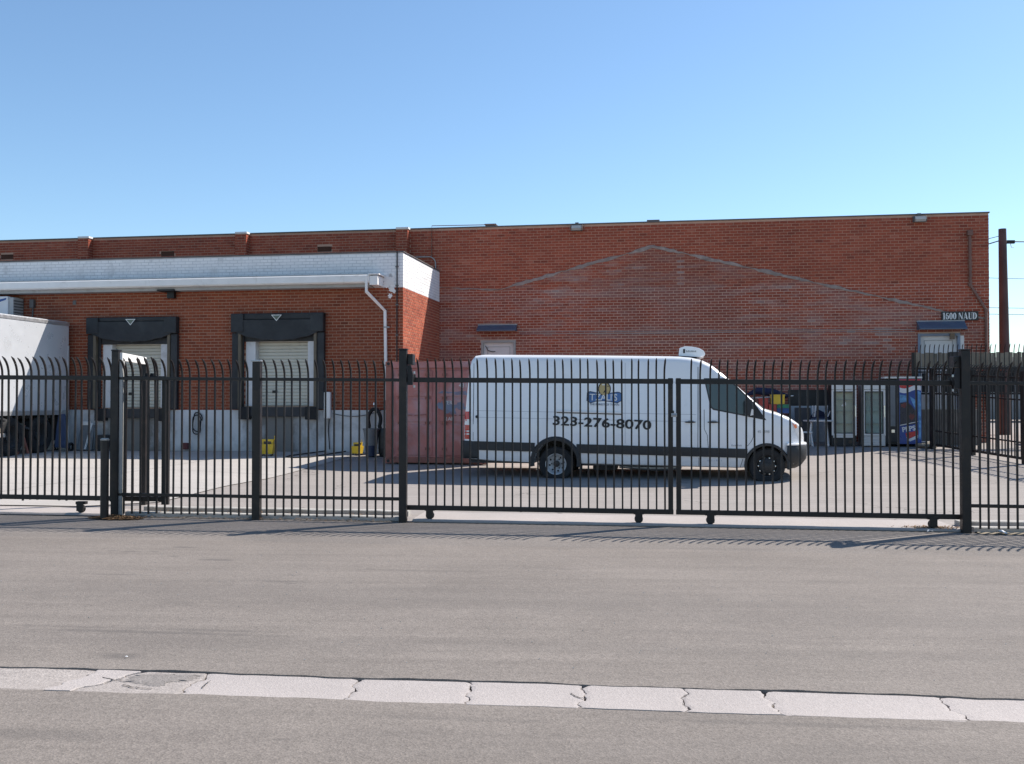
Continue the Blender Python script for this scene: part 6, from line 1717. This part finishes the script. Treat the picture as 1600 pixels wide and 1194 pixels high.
for i, (z, lab) in enumerate(((11.3, 'topmost far wire crossing the sky behind the utility pole'), (9.0, 'middle far wire crossing the sky behind the utility pole'), (8.5, 'lowest far wire crossing the sky behind the utility pole'))):
    wire([(20, 75, z), (75, 88, z + 0.9)], 0.4, 0.02, lab)
t = thing('far_shed', 'low pale shed far behind the side fence at the right edge', 'shed', (27.5, 62, 0), R(-8))
MB().box(-2.0, 22, 0, 12, -0.5, 3.9).build('wall', M['far_wall'], t)
MB().prism([(-0.6, 3.9), (12.6, 3.9), (12.6, 4.1), (6, 4.6), (-0.6, 4.1)], -2.3, 22.3, 'yz').build('roof', M['coping'], t)
for x in (1, 5, 9): MB().box(x, x + 2.4, -0.05, -0.002, 0.0, 2.9).build('door', M['grey_trim'], t)
t = thing('blue_skip', 'dark blue rubbish skip seen through the side fence bars', 'skip', (17.6, 30.5, 0.4), R(-10))
mb = MB(); mb.add([(-1, -0.8, 0), (1, -0.8, 0), (1, 0.8, 0), (-1, 0.8, 0), (-1.3, -0.9, 1.5), (1.3, -0.9, 1.5), (1.3, 0.9, 1.5), (-1.3, 0.9, 1.5)], [(3, 2, 1, 0), (0, 1, 5, 4), (1, 2, 6, 5), (2, 3, 7, 6), (3, 0, 4, 7)])
mb.build('shell', M['blue'], t)
for x in (-0.8, 0, 0.8): MB().bar((x, -0.82, 0.02), (x * 1.25, -0.93, 1.5), 0.08, 0.05).build('rib', M['blue'], t)
MB().box(-1.33, 1.33, -0.96, -0.88, 1.46, 1.53).build('rim', M['blue'], t)
t = thing('carport', 'dark carport roof on thin posts far behind the side fence', 'carport', (22.5, 52.0, 0.3), R(-6))
MB().prism([(0, 2.35), (5, 2.6), (5, 2.75), (0, 3.3)], 0, 16, 'yz').build('roof', M['iron_dark'], t)
for x in (0.3, 5, 10, 15.6): MB().box(x, x + 0.12, 0.3, 0.42, 0, 2.4).build('post', M['iron_dark'], t)

# ------------------------------------------------------------------ litter
r5 = random.Random(9)
mb = MB()
def sliver(x, y, z, a, l, w_, tilt):
    dx, dy = math.cos(a) * l / 2, math.sin(a) * l / 2; ex, ey = -math.sin(a) * w_ / 2, math.cos(a) * w_ / 2
    mb.add([(x - dx - ex, y - dy - ey, z), (x - dx + ex, y - dy + ey, z + 0.002), (x + dx + ex, y + dy + ey, z + tilt + 0.002), (x + dx - ex, y + dy - ey, z + tilt)], [(0, 1, 2, 3)])
for i in range(2600):
    q = r5.random() ** 0.7; a = r5.uniform(0, 6.28)
    u = upx(192, 812) + 0.34 * q * math.cos(a) * 1.15; n = -0.20 + 0.16 * q * math.sin(a)
    X, Y = FF.w(u, n); sliver(X, Y, gFt(u) + 0.045 * (1 - q) * r5.random() + 0.002, r5.uniform(0, 6.28), r5.uniform(0.02, 0.07), r5.uniform(0.003, 0.008), r5.uniform(-0.008, 0.014))
for i in range(900):
    u = r5.uniform(-5.5, -1.6); n = r5.choice((-0.05, 0.35)) + r5.gauss(0, 0.09)
    X, Y = FF.w(u, n); sliver(X, Y, gz(X, Y) + 0.012 + (0.06 if 0.05 < n < 0.2 else 0), r5.uniform(0, 6.28), r5.uniform(0.015, 0.05), r5.uniform(0.004, 0.014), r5.uniform(0, 0.012))
for i in range(240):
    u = r5.gauss(5.6, 0.2); n = 0.15 + r5.gauss(0, 0.06)
    X, Y = FF.w(u, n); sliver(X, Y, gz(X, Y) + 0.034, r5.uniform(0, 6.28), r5.uniform(0.02, 0.06), r5.uniform(0.008, 0.02), r5.uniform(0, 0.02))
o = mb.build('leaf_litter', M['dry_leaf'], recalc=False); tag(o, 'brown dry needles heaped at the bollard and along the fence kerb', 'leaf litter', kind='stuff')
mb = MB()
def dirt_strip(u0, u1, n0, n1, z):
    us_ = rng(u0, u1, 0.12)
    for u in us_:
        a, b = n0 + wob(u, 0.06, 1.4), n1 + wob(u, 0.08, 1.2, 2)
        for n, zz in ((a, 0.0), (a * 0.6 + b * 0.4, z), (b, 0.0)):
            X, Y = FF.w(u, n); mb.v.append((X, Y, gz(X, Y) + zz - 0.004))
o0 = len(mb.v)
def close_strip(start):
    k = (len(mb.v) - start) // 3
    for i in range(k - 1):
        for j in range(2): a = start + i * 3 + j; mb.f.append((a, a + 1, a + 4, a + 3)); mb.m.append(0)
for a in ((-5.45, -1.6, 0.2, 0.62, 0.02), (6.1, 8.5, -0.16, 0.05, 0.015)):
    st = len(mb.v); dirt_strip(*a); close_strip(st)
o = mb.build('dirt', M['dirt'], recalc=False); tag(o, 'pale dry dirt lying along the fence kerbs', 'dirt', kind='stuff')
mb = MB()
for i in range(900):
    u = r5.uniform(-8, 8); n = -r5.random() ** 1.5 * 7.5 + 0.2
    X, Y = FF.w(u, n); s = r5.uniform(0.002, 0.007); z = (gz(X, Y) if n > -0.0 else zr(X, Y)) - 0.002
    mb.add([(X - s, Y - s, z), (X + s, Y - s * 0.6, z), (X + s * 0.4, Y + s, z), (X, Y, z + s * 1.3)], [(0, 1, 3), (1, 2, 3), (2, 0, 3)])
o = mb.build('pebbles', M['concrete_block'], recalc=False); tag(o, 'small pale stones scattered over the road', 'pebbles', kind='stuff')
def scrap(px, py, sz, lab, seed, n=None):
    if py > 840: d = ray(px, py); tt = (0 - EYE) / d[2]; X, Y = d[0] * tt, d[1] * tt; z = zr(X, Y)
    else:
        fu = upx(px, py, -0.12); X, Y = FF.w(fu, -0.12); z = zr(X, Y)
    r6 = random.Random(seed); mb = MB(); k = 7
    top = [(X + math.cos(i * 6.28 / k) * sz * r6.uniform(0.6, 1.2), Y + math.sin(i * 6.28 / k) * sz * 0.7 * r6.uniform(0.6, 1.2), z + 0.004 + r6.uniform(0, sz * 0.8)) for i in range(k)]
    mb.add(top + [(X, Y, z + sz * 0.7)], [(i, (i + 1) % k, k) for i in range(k)])
    tag(mb.build('paper_scrap', M['paper'], recalc=False), lab, 'litter', 'scraps of litter')
scrap(1565, 828, 0.07, 'crumpled white paper on the kerb right of the tall right post', 2)
scrap(1453, 817, 0.05, 'pale scrap by the wheel at the right end of the van gate', 4)
scrap(207, 815, 0.018, 'tiny pale scrap on the heap of dry needles', 6)
scrap(198, 1018, 0.012, 'tiny pale scrap on the road above the worn gutter slab', 8)
